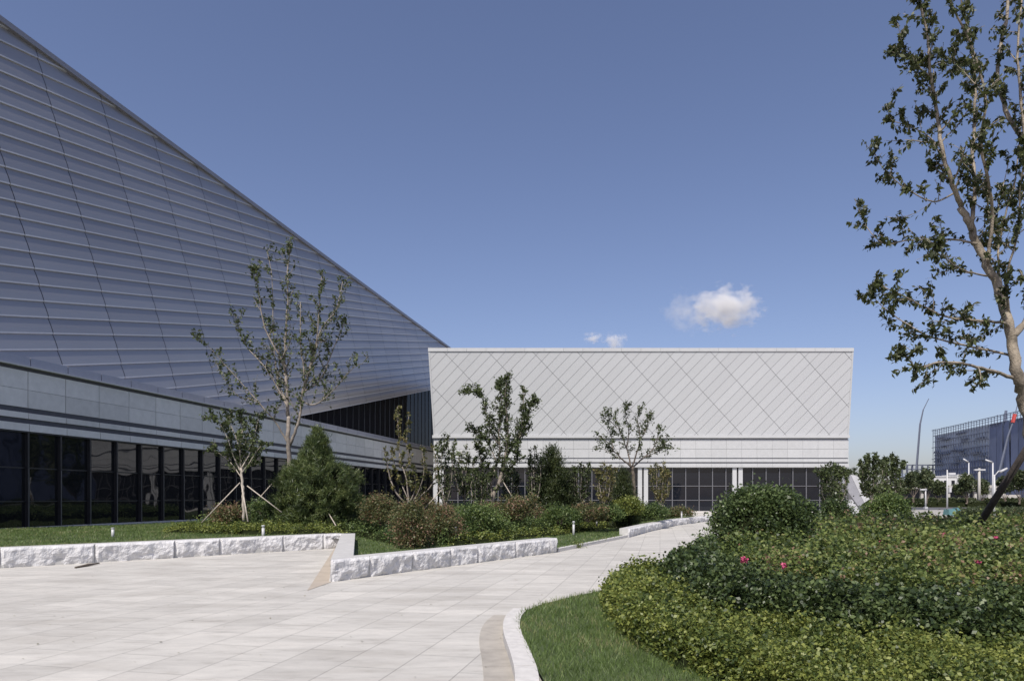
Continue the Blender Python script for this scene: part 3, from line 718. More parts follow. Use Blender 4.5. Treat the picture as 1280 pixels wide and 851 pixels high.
stake(311, 637, 343, 601, 27, 'pale stake rising right towards the pine, behind the small tree', .2)
stake(420, 657, 410, 640, 23.5, 'short stake end poking out under the front of the pine', .8)
stake(530, 636, 552, 612, 25.5, 'pale stake leaning right beside the sparse vase-shaped tree', .4)
stake(647, 632, 629, 602, 30.5, 'pale stake leaning left against the leafy tree before the silver wall', .4)
stake(667, 636, 667, 583, 36, 'upright thin post between the leafy tree and the dark conifer', 0)

# --- sparse vase tree
D = 24.5
spec = [
 ([(513, 650), (512, 635), (509, 622)], .07, .05, 0, 0),
 ([(510, 632), (496, 617), (487, 595), (483, 575), (480, 562)], .04, .012, .5, -.3),
 ([(511, 628), (508, 600), (500, 570), (498, 535), (497, 508)], .035, .01, 1.3, .4),
 ([(512, 628), (520, 606), (514, 580), (508, 550), (511, 520)], .03, .01, 1.2, -.5),
 ([(514, 632), (528, 618), (540, 605), (545, 585), (542, 560)], .03, .01, .5, .5),
 ([(514, 630), (525, 610), (530, 585), (526, 556)], .022, .008, .6, -.7),
 ([(509, 622), (500, 600), (493, 580), (490, 560)], .022, .008, .6, .7),
]
make_tree('vase_shaped_tree', 'sparse vase-shaped young tree with curved bare arms and yellowing leaves on top', 'tree', None, at(513, 650, D), px_limbs(spec, D, 4), 14, M['leaf_yellow'], M['bark'], .12, twig=.35, ntw=17, lpt=13, start=.15, spread=.10, upb=.7, sub2=1)
# --- leafy tree before the silver wall
D = 31.0
P = lambda u, v: (560 + u / 4.48, 450 + v / 4.48)
spec = [
 ([(617, 655), P(250, 780), P(290, 680), P(310, 590), P(318, 560)], .10, .08, .5, 0),
 ([P(250, 780), P(240, 700), P(262, 620), P(285, 540), P(285, 420), P(290, 330)], .05, .03, 1.2, .5),
 ([P(318, 560), P(335, 420), P(328, 300), P(320, 200), P(335, 75)], .06, .012, 2.2, -.4),
 ([P(285, 400), P(300, 280), P(296, 180), P(285, 130)], .04, .012, 1.8, .7),
 ([P(318, 560), P(370, 480), P(400, 430), P(420, 290), P(425, 150)], .05, .012, 2.0, .8),
 ([P(395, 440), P(430, 380), P(455, 290), P(490, 215)], .035, .01, 1.6, -.8),
 ([P(280, 470), P(240, 400), P(215, 300), P(190, 210), P(150, 175), P(90, 180)], .04, .01, 2.0, -.6),
 ([P(270, 560), P(225, 470), P(180, 410), P(125, 385)], .03, .008, 1.4, .8),
 ([P(250, 700), P(200, 620), P(180, 540), P(170, 470)], .03, .01, 1.6, -.9),
 ([P(290, 690), P(340, 620), P(380, 560), P(390, 480)], .03, .01, 1.3, -1.0),
]
make_tree('leafy_tree', 'tall leafy tree rising before the left part of the silver wall', 'tree', None, at(617, 655, D), px_limbs(spec, D, 5), 15, M['leaf_tree'], M['bark'], .13, twig=.6, ntw=12, lpt=24, start=.05, spread=.17, upb=.4, sub2=2)
# --- round open tree with forked trunk
D = 37.0
spec = [([(797, 645), (793, 615), (791, 590), (790, 583)], .10, .09, 0, 0)]
spec += [
 ([(790, 584), (778, 574), (766, 562), (757, 550), (747, 544)], .055, .008, .9, -1.2),
 ([(778, 574), (768, 570), (756, 562), (746, 558)], .03, .006, .6, .8),
 ([(766, 562), (764, 545), (757, 530)], .03, .006, .8, .8),
 ([(789, 586), (786, 570), (780, 552), (772, 532), (768, 514)], .055, .008, 1.1, .9),
 ([(783, 560), (786, 540), (782, 520), (783, 506)], .035, .008, 1.0, -1.0),
 ([(790, 584), (796, 566), (800, 545), (797, 524), (799, 508)], .05, .008, 1.1, -.9),
 ([(799, 552), (808, 535), (812, 518)], .03, .007, 1.0, .9),
 ([(791, 584), (802, 574), (815, 562), (822, 546), (822, 530)], .055, .008, 1.0, 1.3),
 ([(806, 571), (818, 566), (828, 560), (833, 548)], .03, .006, .8, -.9),
 ([(815, 562), (826, 558), (834, 561)], .022, .006, .6, 1.0),
 ([(772, 536), (762, 524), (758, 515)], .02, .006, .7, -.5),
]
make_tree('round_open_tree', 'open round-crowned tree with dark forking branches before the middle of the silver wall', 'tree', None, at(797, 645, D), px_limbs(spec, D, 6), 16, M['leaf_tree'], M['barkdark'], .135, twig=.75, ntw=13, lpt=12, start=.25, spread=.17, upb=.4, sub2=2)

# --- generic small columnar leafy trees
def stem_tree(name, label, cat, group, px, pyb, pyt, D, wpx, seed, leafm, ns=5, lf=.11, dens=1.0, bark='bark', start=.1, lpt=12, twig=None):
    r = random.Random(seed); spec = []; h = pyb - pyt
    spec.append(([(px, pyb), (px + r.uniform(-1, 1), pyb - h * .12), (px, pyb - h * .2)], .012 * D / 8, .01 * D / 8, 0, 0))
    for i in range(ns):
        f = (i + .5) / ns * 2 - 1; ex = px + f * wpx * .42 + r.uniform(-.06, .06) * wpx; et = pyt + abs(f) * h * .16 + r.uniform(0, .1) * h
        spec.append(([(px, pyb - h * r.uniform(.03, .2)), (px + f * wpx * .3, pyb - h * .4), (ex * .8 + px * .2 + r.uniform(-1, 1), pyb - h * .7), (ex, et)], .03 if D < 60 else .06, .008, 1.0 * dens, r.uniform(-1, 1) * wpx * .4 * D / F))
    return make_tree(name, label, cat, group, at(px, pyb, D), px_limbs(spec, D, seed), seed, leafm, M[bark], lf, twig=twig or max(.3, wpx * .2 * D / F), ntw=15, lpt=int(lpt * 1.5), start=start, spread=.15 * max(1, D / 35), upb=.5, sub2=1)
GS = 'slender young trees in the middle planting bed'
stem_tree('slender_tree', 'slender leafy tree at the left corner of the silver building', 'tree', GS, 556, 648, 537, 30, 34, 21, M['leaf_tree'], 5, dens=1.1)
stem_tree('slender_tree', 'thin-stemmed pale tree between the corner tree and the leafy tree', 'tree', GS, 580, 640, 556, 31, 36, 22, M['leaf_tree'], 6, dens=.8)
stem_tree('slender_tree', 'bare-stemmed upright tree just left of the dark conifer', 'tree', GS, 668, 648, 556, 32, 26, 23, M['leaf_tree'], 5, dens=.9)
stem_tree('slender_tree', 'bushy slender tree directly right of the dark conifer', 'tree', GS, 727, 645, 574, 33, 34, 24, M['leaf_tree'], 6, dens=1.0)
stem_tree('slender_tree', 'yellowish slender tree left of the narrow juniper', 'tree', GS, 756, 645, 577, 31, 34, 25, M['leaf_yellow'], 6, dens=.8)
stem_tree('slender_tree', 'slender tree standing right of the pale column in the glass front', 'tree', GS, 826, 642, 576, 36, 34, 26, M['leaf_yellow'], 6, dens=.9)
stem_tree('slender_tree', 'low-branched tree hiding the foot of the leafy tree on its right', 'tree', GS, 640, 648, 585, 33, 30, 27, M['leaf_tree'], 5, dens=.8)
stem_tree('slender_tree', 'low twiggy tree below the left side of the leafy tree', 'tree', GS, 600, 648, 585, 30, 36, 28, M['leaf_tree'], 6, dens=.8)

# --- conifers
def conifer(name, label, cat, base, h, w, seed, mat, n, prof, ns=.2, asp=.07, clump=.16, K=260):
    rg = np.random.default_rng(seed); root = empty(name, tuple(base), label, cat)
    hz = rg.uniform(.02, 1, K * 3); hz = hz[rg.uniform(0, 1, K * 3) < prof(hz) + .12][:K]; K = len(hz)
    ang = rg.uniform(0, 2 * np.pi, K); rad = prof(hz) * w / 2 * rg.uniform(.70, 1.06, K) * (1 + .12 * np.sin(ang * 3 + seed) + .1 * np.sin(ang * 5 + hz * 9))
    C = np.stack([base[0] + np.cos(ang) * rad, base[1] + np.sin(ang) * rad, base[2] + hz * h], 1)
    per = n // K; idx = np.repeat(np.arange(K), per); P_ = C[idx] + rg.normal(size=(K * per, 3)) * clump * rg.uniform(.7, 1.4, K)[idx][:, None]
    P_[:, 2] = np.maximum(P_[:, 2], base[2] + .05)
    ax = np.array([base[0], base[1], 0]); out = P_ - ax; out[:, 2] = h * .35; out /= np.linalg.norm(out, axis=1)[:, None]
    leaves('crown', P_, ns, mat, root, up=.1, asp=asp, seed=seed, tdir=out, tmix=.6)
    mb = MB(); mb.tube([base + Vector((0, 0, -.1)), base + Vector((0, 0, h * .9))], [w * .025 + .03, .02], 7)
    for i in range(50):
        k = rg.integers(0, K); c = Vector(C[k]); s = Vector((base[0], base[1], base[2] + max(.05, hz[k] * h - .3))); mb.tube([s, s.lerp(c, .5) + Vector((0, 0, -.03)), c], [.02, .014, .006], 4, False)
    mb.build('trunk', M['barkdark'], root)
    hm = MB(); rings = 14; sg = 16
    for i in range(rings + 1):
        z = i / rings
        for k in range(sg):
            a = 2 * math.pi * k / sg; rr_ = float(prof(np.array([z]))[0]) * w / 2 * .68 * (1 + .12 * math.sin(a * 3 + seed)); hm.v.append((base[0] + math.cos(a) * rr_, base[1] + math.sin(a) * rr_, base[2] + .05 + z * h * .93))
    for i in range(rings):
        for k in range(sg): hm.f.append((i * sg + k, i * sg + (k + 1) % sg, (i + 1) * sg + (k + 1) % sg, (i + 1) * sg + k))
    hm.build('conifer_shade_hull', M['hull'], root)  # solid filler core, near-black to stand for shade inside the crown
    return root
zl = lambda x, y: float(lawn_z(np.array([x]), np.array([y]))[0])
pb = at(396, 660, 25.5); pb.z = zl(pb.x, pb.y)
def prof_pine(z):
    z = np.asarray(z); return np.where(z < .12, .82 + z * 1.3, np.where(z < .55, 1 - (z - .12) * .45, np.clip((1 - z) / .45, 0, 1) ** 1.1 * .78 * .55 + .0))+0.02
def prof_pine(z): return np.interp(z, [0, .12, .36, .54, .63, .69, .8, .9, 1], [.84, .98, 1.0, .88, .66, .40, .31, .17, .02])
conifer('pine_tree', 'dense broad bushy pine with a narrow top standing in front of the tall bare-stemmed tree', 'tree', pb, at(396, 536, 25.5).z - pb.z, 3.05, 31, M['leaf_pine'], 70000, prof_pine, ns=.16, asp=.055, clump=.08, K=680)
jb = at(691, 652, 33); jb.z = .1
conifer('conifer', 'dark dense conifer column right of the leafy tree', 'tree', jb, at(691, 560, 33).z - .1, 2.2, 32, M['leaf_juniper'], 22000, lambda z: np.interp(z, [0, .15, .5, .8, 1], [.8, 1, .9, .55, .1]), ns=.16, asp=.09, clump=.14, K=260)
jb = at(779, 648, 34); jb.z = .1
conifer('conifer', 'narrow dark juniper under the open round-crowned tree', 'tree', jb, at(779, 583, 34).z - .1, 1.3, 33, M['leaf_juniper'], 12000, lambda z: np.interp(z, [0, .2, .6, 1], [.9, 1, .7, .1]), ns=.14, asp=.09, clump=.12, K=160)

# --- shrubs
def shrub(name, label, cat, group, c, rx, ry, rz_, seed, mat, n, ls, clump=.14, K=120, hull=True, stems=5, tight=False):
    rg = np.random.default_rng(seed); root = empty(name, (c[0], c[1], c[2] - rz_), label, cat, group)
    u = rg.normal(size=(K, 3)); u /= np.linalg.norm(u, axis=1)[:, None]; u[:, 2] = np.where(u[:, 2] < -.75, -u[:, 2], u[:, 2])
    rad = (rg.uniform(.84, 1.03, K) if tight else rg.uniform(.62, 1.12, K)) * (1 + (.05 if tight else .22) * np.sin(u[:, 0] * 5 + seed) * np.cos(u[:, 1] * 4))
    C = u * rad[:, None]; sc = np.array([rx, ry, rz_])
    idx = rg.integers(0, K, n); P_ = C[idx] * sc + rg.normal(size=(n, 3)) * clump + np.array(c)
    P_ = P_[P_[:, 2] > c[2] - rz_ + .02]
    o = P_ - np.array(c); o /= np.linalg.norm(o, axis=1)[:, None] + 1e-9
    leaves('foliage', P_, ls, mat, root, up=.85, asp=.33, seed=seed, tdir=o, tmix=.35)
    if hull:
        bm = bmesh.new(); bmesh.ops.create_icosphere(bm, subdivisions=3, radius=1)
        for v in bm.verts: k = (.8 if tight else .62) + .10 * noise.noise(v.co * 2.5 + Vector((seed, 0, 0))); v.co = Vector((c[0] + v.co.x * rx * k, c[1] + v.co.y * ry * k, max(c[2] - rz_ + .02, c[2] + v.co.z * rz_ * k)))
        me = bpy.data.meshes.new('shade_hull'); bm.to_mesh(me); bm.free(); link('shade_hull', me, M['hull'], root)
    r = random.Random(seed); mb = MB()
    for i in range(stems):
        a = r.uniform(0, 6.28); e = Vector((c[0] + math.cos(a) * rx * .7, c[1] + math.sin(a) * ry * .7, c[2] + rz_ * r.uniform(0, .6))); s = Vector((c[0] + r.uniform(-.08, .08), c[1] + r.uniform(-.08, .08), c[2] - rz_))
        mb.tube([s, s.lerp(e, .5) + Vector((0, 0, .1)), e], [.018, .013, .006], 5, False)
    mb.build('stems', M['barkdark'], root)
    return root
def sh(px, pyc, D, wpx, hpx, seed, mat, label, n=9000, ls=.06, group='clipped and loose shrubs of the left bed', cat='shrub', clump=.11, name='shrub', K=110):
    c = at(px, pyc, D); k = D / F; rx = wpx / 2 * k; rz_ = hpx / 2 * k
    return shrub(name, label, cat, group, tuple(c), rx, min(rx, 1.2), rz_, seed, M[mat], n, ls, clump=clump, K=K, tight=(name == 'round_bush' or 'clipped ball' in label), hull=(name == 'round_bush' or 'clipped ball' in label), stems=5 if name == 'round_bush' else 16)
sh(953, 656, 12.6, 114, 84, 41, 'leaf_bush', 'large glossy round bush at the far left end of the rose bed', n=24000, ls=.062, group=None, clump=.085, K=420, name='round_bush')
sh(1046, 648, 20, 32, 36, 42, 'leaf_bush', 'small round bush beside the leaning stone block', n=5000, ls=.07, group=None, name='round_bush')
sh(1112, 640, 23, 42, 36, 43, 'leaf_cover', 'wide flat-topped bush right of the leaning stone block', n=7000, ls=.08, group=None, name='round_bush')
sh(1090, 646, 23.5, 26, 24, 44, 'leaf_cover', 'low dark bush tucked right below the leaning stone block', n=3500, ls=.08, group=None, name='round_bush')
sh(515, 661, 19.5, 42, 54, 45, 'leaf_red', 'red-tinged rose shrub at the front corner of the lawn, before the vase-shaped tree', n=9000, ls=.062, clump=.12)
sh(478, 640, 24, 56, 34, 46, 'leaf_red', 'brown-red rounded shrub right of the pine', n=7000, ls=.07)
sh(552, 655, 21.5, 50, 40, 47, 'leaf_red', 'loose reddish shrub right of the front rose shrub', n=7000, ls=.065)
sh(600, 650, 24, 60, 30, 48, 'leaf_cover', 'green spreading shrub below the leafy tree', n=7000, ls=.07)
sh(650, 637, 27, 50, 26, 49, 'leaf_red', 'rounded russet shrub below the upright thin post', n=6000, ls=.075)
sh(785, 634, 33, 34, 20, 50, 'leaf_low', 'bright green clipped ball below the narrow juniper', n=5000, ls=.08)
sh(815, 640, 35, 36, 16, 51, 'leaf_cover', 'low green shrub between the clipped ball and the path', n=4000, ls=.09)
sh(735, 642, 30, 46, 20, 52, 'leaf_red', 'reddish shrub at the foot of the bushy slender tree', n=5000, ls=.08)
sh(760, 643, 31, 36, 18, 53, 'leaf_cover', 'dark low shrub left of the clipped ball', n=4000, ls=.08)
sh(620, 645, 27, 50, 26, 54, 'leaf_red', 'reddish mound left of the russet shrub', n=5000, ls=.075)
sh(285, 645, 25, 40, 20, 55, 'leaf_red', 'low reddish shrub behind the small staked tree', n=4000, ls=.075)
sh(335, 640, 27, 46, 24, 56, 'leaf_cover', 'dark green shrub between the small staked tree and the pine', n=5000, ls=.075)
sh(440, 640, 27.5, 40, 28, 57, 'leaf_cover', 'green shrub peeking out behind the right side of the pine', n=5000, ls=.075)
sh(850, 641, 42, 30, 9, 58, 'leaf_red', 'small reddish shrub nearest the glass at the end of the left bed', n=2500, ls=.1)
sh(532, 640, 26, 34, 30, 59, 'leaf_red', 'russet shrub behind the vase-shaped tree', n=4500, ls=.07)
sh(700, 646, 29, 46, 20, 60, 'leaf_cover', 'dark green shrub at the foot of the dark conifer', n=5000, ls=.075)

# --- masses of planting
def mass(name, poly, zf, h, n, ls, mat, seed, label, cat, hn=.12, layer=.22, ground=0.0, hstep=.35, edge=.35, sizevar=None, kind=None, hull=True, nsc=.7, up=.5, near=None, sides=None, cl=14, cs=.035, ub=1.0):
    rg = np.random.default_rng(seed); xs = [p[0] for p in poly]; ys = [p[1] for p in poly]
    X = rg.uniform(min(xs), max(xs), n * 4); Y = rg.uniform(min(ys), max(ys), n * 4)
    if near: w_ = np.clip((near / np.maximum(Y, .1)) ** 1.3, 0, 1); k = rg.uniform(0, 1, n * 4) < w_; X = X[k]; Y = Y[k]
    k = inside(X, Y, poly); X = X[k][:n]; Y = Y[k][:n]
    if sides:      # extra leaves for the visible flanks
        for (x1, y1), (x2, y2) in zip(poly, poly[1:] + poly[:1]):
            if min(y1, y2) > sides[1]: continue
            m = int(math.hypot(x2 - x1, y2 - y1) * sides[0]); t = rg.uniform(0, 1, m); q = rg.uniform(0, edge, m); L2 = math.hypot(x2 - x1, y2 - y1)
            for sg in (1, -1):
                ax = x1 + (x2 - x1) * t + sg * q * (y2 - y1) / L2; ay = y1 + (y2 - y1) * t - sg * q * (x2 - x1) / L2
                if inside(ax[:1], ay[:1], poly)[0]: X = np.concatenate([X, ax]); Y = np.concatenate([Y, ay])
        k = inside(X, Y, poly); X = X[k]; Y = Y[k]
    ed = edge_dist(X, Y, poly)
    def top(X, Y, ed): return h(X, Y) * (1 + hn * (vnoise(X, Y, nsc, seed) - .5) * 2 + hn * .6 * (vnoise(X, Y, .22, seed + 3) - .5) * 2) * np.clip(.55 + .45 * np.sqrt(np.clip(ed / edge, 0, 1)), 0, 1)
    T = top(X, Y, ed); u = rg.uniform(0, 1, len(X)); dep = np.where(ed < edge, u ** ub * T * .95, np.minimum(u ** 1.5 * layer, T))
    Z = zf(X, Y) + T - dep + rg.normal(size=len(X)) * .015
    X = X + rg.normal(size=len(X)) * .02
    if cl:
        kk_ = rg.permutation(len(X))[:max(1, len(X) // cl)]; own = rg.integers(0, len(kk_), len(X)); 
        own = (np.arange(len(X)) % len(kk_))
        c0 = kk_[own]; sg_ = cs * (np.clip(Y[c0] / near, 1, 2.5) if near else 1.0); lift = (rg.normal(size=len(kk_)) * .06)[own]
        off = rg.normal(size=(len(X), 3)) * np.asarray(sg_).reshape(-1, 1)
        Xn, Yn, Zn = X[c0] + off[:, 0], Y[c0] + off[:, 1], Z[c0] + off[:, 2] * 1.1 + lift
        X, Y, Z = Xn, Yn, np.maximum(Zn, zf(Xn, Yn) + .01)
    s = ls if not near else ls * np.clip((Y / near) ** .65, 1, 3)
    root = empty(name, (xs[0], ys[0], 0), label, cat); 
    if kind: root['kind'] = kind
    leaves('foliage', np.stack([X, Y, Z], 1), s, mat, root, up=up, asp=.34, seed=seed)
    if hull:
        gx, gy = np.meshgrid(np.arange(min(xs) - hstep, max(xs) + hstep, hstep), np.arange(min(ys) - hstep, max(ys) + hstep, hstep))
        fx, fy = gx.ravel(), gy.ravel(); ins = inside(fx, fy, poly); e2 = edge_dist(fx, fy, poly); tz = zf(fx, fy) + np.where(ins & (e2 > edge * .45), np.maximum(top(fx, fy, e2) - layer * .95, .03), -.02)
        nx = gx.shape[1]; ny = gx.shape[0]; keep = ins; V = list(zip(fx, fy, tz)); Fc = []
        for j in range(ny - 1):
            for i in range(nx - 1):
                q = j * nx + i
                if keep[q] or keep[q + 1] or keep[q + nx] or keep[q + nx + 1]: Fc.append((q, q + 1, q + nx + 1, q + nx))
        me = bpy.data.meshes.new('shade_hull'); me.from_pydata([tuple(map(float, v)) for v in V], [], Fc); me.update(); link('shade_hull', me, M['hull'], root)
    return root, top
rose_front = [(2.25, 10.3), (2.15, 8.4), (2.25, 7.3), (2.55, 6.6), (2.95, 6.0), (3.6, 5.7), (4.5, 5.9), (7, 6.4), (22, 6.8)]
band_in = [(22, 7.7), (7, 7.3), (4.8, 6.8), (3.8, 6.65), (3.45, 7.0), (3.15, 7.7), (3.05, 8.6), (3.1, 10.0), (3.5, 11.4), (4.3, 13.0), (3.7, 13.1), (3.0, 11.6)]
band_poly = rose_front + band_in
rose_poly = [(3.0, 10.0), (2.95, 8.6), (3.05, 7.65), (3.4, 6.9), (3.8, 6.5), (4.8, 6.7), (7, 7.2), (22, 7.6)] + [(22, 17.5), (16, 18.6), (10, 18.4), (6.4, 17.2), (4.7, 15.2), (3.9, 13.0), (3.4, 11.6)]
rh = lambda X, Y: .74 + .12 * np.clip((X - 3.6) / 4.0, 0, 1)
rose, rtop = mass('rose_hedge', rose_poly, lambda X, Y: X * 0 + .08, rh, 330000, .046, M['leaf_rose'], 61, 'deep bed of green and yellowish rose bushes with a few pink flowers at lower right', 'rose bed', hn=.16, layer=.22, near=6.0, edge=.4, nsc=.9, sides=(4500, 12), ub=1.7, up=.95, cs=.030)
mass('glossy_hedge', band_poly, lambda X, Y: X * 0 + .08, lambda X, Y: .67 + 0 * X, 90000, .05, M['leaf_gloss'], 66, 'dark glossy-leaved hedge between the low bright border hedge and the rose bed', 'hedge', hn=.14, layer=.24, near=6.5, edge=.35, nsc=.8, sides=(5200, 12), ub=1.3, up=.9, cs=.03)
low_poly = [(1.25, 8.5), (1.35, 9.8), (1.75, 11.2), (2.35, 11.9), (2.7, 11.2), (2.4, 10), (2.3, 8.4), (2.4, 7.3), (2.7, 6.6), (3.1, 6.0), (3.7, 5.75), (4.6, 5.95), (7, 6.4), (7, 3.6), (2.3, 3.6), (2.0, 4.5), (1.72, 5.5), (1.42, 6.4), (1.22, 7.5)]
mass('low_hedge', low_poly, lambda X, Y: X * 0 + .08, lambda X, Y: X * 0 + .30, 190000, .033, M['leaf_low'], 62, 'low bright green border hedge along the lawn in front of the rose bed', 'hedge', hn=.30, layer=.17, near=4.6, edge=.22, nsc=.45, hstep=.2, sides=(5000, 12), cl=12, cs=.024, up=1.0)
# pink roses
rr = random.Random(9)
bloom_px = [(1222, 702, 1), (1226, 708, 1), (1233, 708, 1), (1238, 658, 1), (1272, 662, 1), (1094, 691, 1), (1261, 684, 0), (1265, 692, 1), (1090, 682, 0), (1206, 654, 0), (1195, 665, 0), (995, 692, 0), (930, 700, 1), (925, 682, 1), (1150, 660, 0), (1245, 672, 1), (1100, 676, 1), (1015, 662, 0), (1130, 720, 0), (1255, 740, 1), (980, 712, 1), (1180, 668, 1)]
for (px, py, k) in bloom_px:
    D_ = 8
    for _ in range(12):
        X_ = (px - 640) / F * D_; e_ = edge_dist(np.array([X_]), np.array([D_]), rose_poly); z_ = .08 + float(rtop(np.array([X_]), np.array([D_]), e_)[0]) + .06; D_ = (EYE - z_) * F / max(8, (py - HZ)); D_ = min(17.5, max(6.6, D_))
    c = Vector(((px - 640) / F * D_, D_, z_)); r_ = .033 if k else .028; rg = np.random.default_rng(px); n = 26
    u = rg.normal(size=(n, 3)); u /= np.linalg.norm(u, axis=1)[:, None]; P_ = u * r_ * rg.uniform(.3, 1, n)[:, None] + np.array(c)
    leaves('flower', P_, r_ * 1.1, M['petal'] if k else M['petalpale'], rose, up=.6, asp=.45, seed=px)

# ground cover of the left bed
gc_poly = [tuple(G(232, 664, .25).xy), tuple(G(300, 668, .3).xy), tuple(G(425, 668, .3).xy), tuple(G(455, 672, .25).xy), tuple(G(490, 680, .2).xy), tuple(G(560, 682, .15).xy), tuple(G(620, 675, .15).xy), tuple(G(700, 666, .12).xy), tuple(G(770, 655, .1).xy), tuple(G(850, 646, .08).xy), (10.5, 56), (-3, 56), (-9, 50), (-12.2, 34)]
mass('ground_cover', gc_poly, lawn_z, lambda X, Y: .30 + .25 * np.clip((Y - 24) / 6, 0, 1), 130000, .07, M['leaf_cover'], 63, 'low dark green ground cover plants spreading under the trees of the left bed', 'ground cover', hn=.3, layer=.2, near=24, edge=.3, nsc=1.3, kind='stuff', cs=.07, up=1.2)

strip_a = [tuple(G(205, 668, .3).xy), tuple(G(300, 671, .35).xy), tuple(G(428, 671, .35).xy), tuple(G(430, 667, .35).xy), tuple(G(300, 666, .35).xy), tuple(G(225, 663, .3).xy)]
mass('low_hedge', strip_a, lawn_z, lambda X, Y: X * 0 + .22, 9000, .07, M['leaf_low'], 64, 'bright green low edging strip behind the long wall, under the pine and staked tree', 'hedge', hn=.25, layer=.15, edge=.2, hstep=.2, cs=.05, up=1.2)
strip_b = [tuple(G(560, 684, .15).xy), tuple(G(625, 677, .15).xy), tuple(G(705, 668, .12).xy), tuple(G(775, 656.5, .1).xy), tuple(G(772, 653.5, .1).xy), tuple(G(700, 663.5, .12).xy), tuple(G(620, 671, .15).xy), tuple(G(560, 677, .15).xy)]
mass('low_hedge', strip_b, lawn_z, lambda X, Y: X * 0 + .24, 11000, .08, M['leaf_low'], 65, 'bright green low edging strip between the lawn and the reddish shrubs near the path', 'hedge', hn=.25, layer=.15, edge=.2, hstep=.2, cs=.05, up=1.2)
# grass
def grass(name, poly, zf, n, h, w_, seed, near, label, excl=(), ymax=99):
    rg = np.random.default_rng(seed); xs = [p[0] for p in poly]; ys = [p[1] for p in poly]; m = n * 6
    X = rg.uniform(min(xs), max(xs), m); Y = rg.uniform(min(ys), min(ymax, max(ys)), m)
    k = rg.uniform(0, 1, m) < np.clip((near / np.maximum(Y, .1)) ** 1.6, 0, 1); k &= (np.abs(X / np.maximum(Y, .1)) < .82)
    X, Y = X[k], Y[k]; k = inside(X, Y, poly)
    for e in excl: k &= ~inside(X, Y, e)
    X, Y = X[k][:n], Y[k][:n]; m = len(X); Z = zf(X, Y)
    s = np.clip((Y / near), 1, 3); hh = h * rg.uniform(.5, 1.3, m) * (.8 + .4 * vnoise(X, Y, .4, seed)); ww = w_ * s * rg.uniform(.7, 1.3, m)
    a = rg.uniform(0, 2 * np.pi, m); b = np.stack([np.cos(a), np.sin(a), 0 * a], 1) * ww[:, None]; l = rg.normal(size=(m, 3)) * .45; l[:, 2] = 1; l *= hh[:, None]
    P_ = np.stack([X, Y, Z - .01], 1); V = np.stack([P_ - b / 2, P_ + b / 2, P_ + b * .2 + l * np.array([1, 1, 1]), P_ + b * .0 + l * 1.02], 1)
    o = quad_mesh(name, V, M['grass']); tag(o, label, 'grass', None, 'stuff')
grass('grass_right', right_bed, rz, 150000, .068, .0065, 71, 6.5, 'thick mown grass inside the curved kerb at bottom centre right', excl=(low_poly, rose_poly), ymax=16)
grass('grass_left', [(p.x, p.y) for p in left_bed], lawn_z, 150000, .06, .014, 72, 15, 'grass strip and lawn between the stone walls and the left bed planting', excl=(), ymax=52)

# ------------------------------------------------------------------ small things on the left bed
def bollard(px, pyb, pyt, D, label):
    b = at(px, pyb, D); k = (pyb - pyt) * D / F; root = empty('bollard_light', tuple(b), label, 'garden light', 'small white bollard lights on the lawn')
    mb = MB(); mb.tube([b + Vector((0, 0, -.15)), b + Vector((0, 0, k * .72))], .045, 12); mb.build('post', M['whitepaint'], root, True)
    mb = MB(); mb.tube([b + Vector((0, 0, k * .73)), b + Vector((0, 0, k * .86))], .035, 12); mb.build('lens', M['band'], root, True)
    mb = MB(); mb.tube([b + Vector((0, 0, k * .87)), b + Vector((0, 0, k * .97)), b + Vector((0, 0, k))], [.055, .055, .02], 12); mb.build('cap', M['whitepaint'], root, True)
bollard(141, 667, 659, 21, 'bollard light on the grass strip below the dark glass of the wing')
bollard(329, 669, 656, 21, 'bollard light just behind the long wall, below the staked tree')
bollard(569, 669, 658, 21.5, 'bollard light among the reddish shrubs behind the jutting wall')
bollard(717, 666, 651, 27, 'bollard light on the lawn closest to the low kerb by the path')
bollard(746, 653, 644, 32, 'bollard light deeper on the lawn, in front of the yellowish slender tree')
bollard(852, 646, 639, 41, 'farthest bollard light, near the glass front beside the curving wall')
rg = np.random.default_rng(77); n = 150; yy = rg.uniform(6, 26, n); xx = rg.uniform(-.75, .25, n) * yy; k = ~inside(xx, yy, [(p.x, p.y) for p in left_bed]) & ~inside(xx, yy, right_bed)
o = leaves('fallen_leaves', np.stack([xx, yy, yy * 0 + .012], 1)[k], .035, M['leaf_yellow'], None, up=6, asp=.3, seed=78); tag(o, 'a few tiny dry leaves and bits of litter scattered over the pale paving', 'leaf litter', None, 'stuff')
# twig on the paving
mb = MB(); a = G(94, 710); b_ = G(110, 707.5); c_ = G(124, 705)
mb.tube([a + Vector((0, 0, .02)), b_ + Vector((0, 0, .035)), c_ + Vector((0, 0, .03))], [.02, .03, .015], 6); o = mb.build('fallen_stick', M['barkdark'], smooth=True); tag(o, 'short dark stick lying on the paving before the long wall', 'stick')
# weeds at the foot of the wall corner
for i, (px, py, lab) in enumerate(((422, 683, 'small weed tuft growing at the corner of the two stone walls'), (378, 685.5, 'dry weed tuft at the foot of the long stone wall'), (722, 684.5, 'single weed tuft beside the low kerb of the lawn'))):
    c = G(px, py); rg = np.random.default_rng(i); P_ = rg.normal(size=(160, 3)) * np.array([.10, .05, .08]) + np.array([c.x, c.y - .08, .10]); P_[:, 2] = np.abs(P_[:, 2])
    o = leaves('weed', P_, .09, M['leaf_yellow' if i == 1 else 'leaf_low'], up=.1, asp=.12, seed=i, tdir=np.tile([0, 0, 1.], (160, 1)), tmix=.6); tag(o, lab, 'weed')

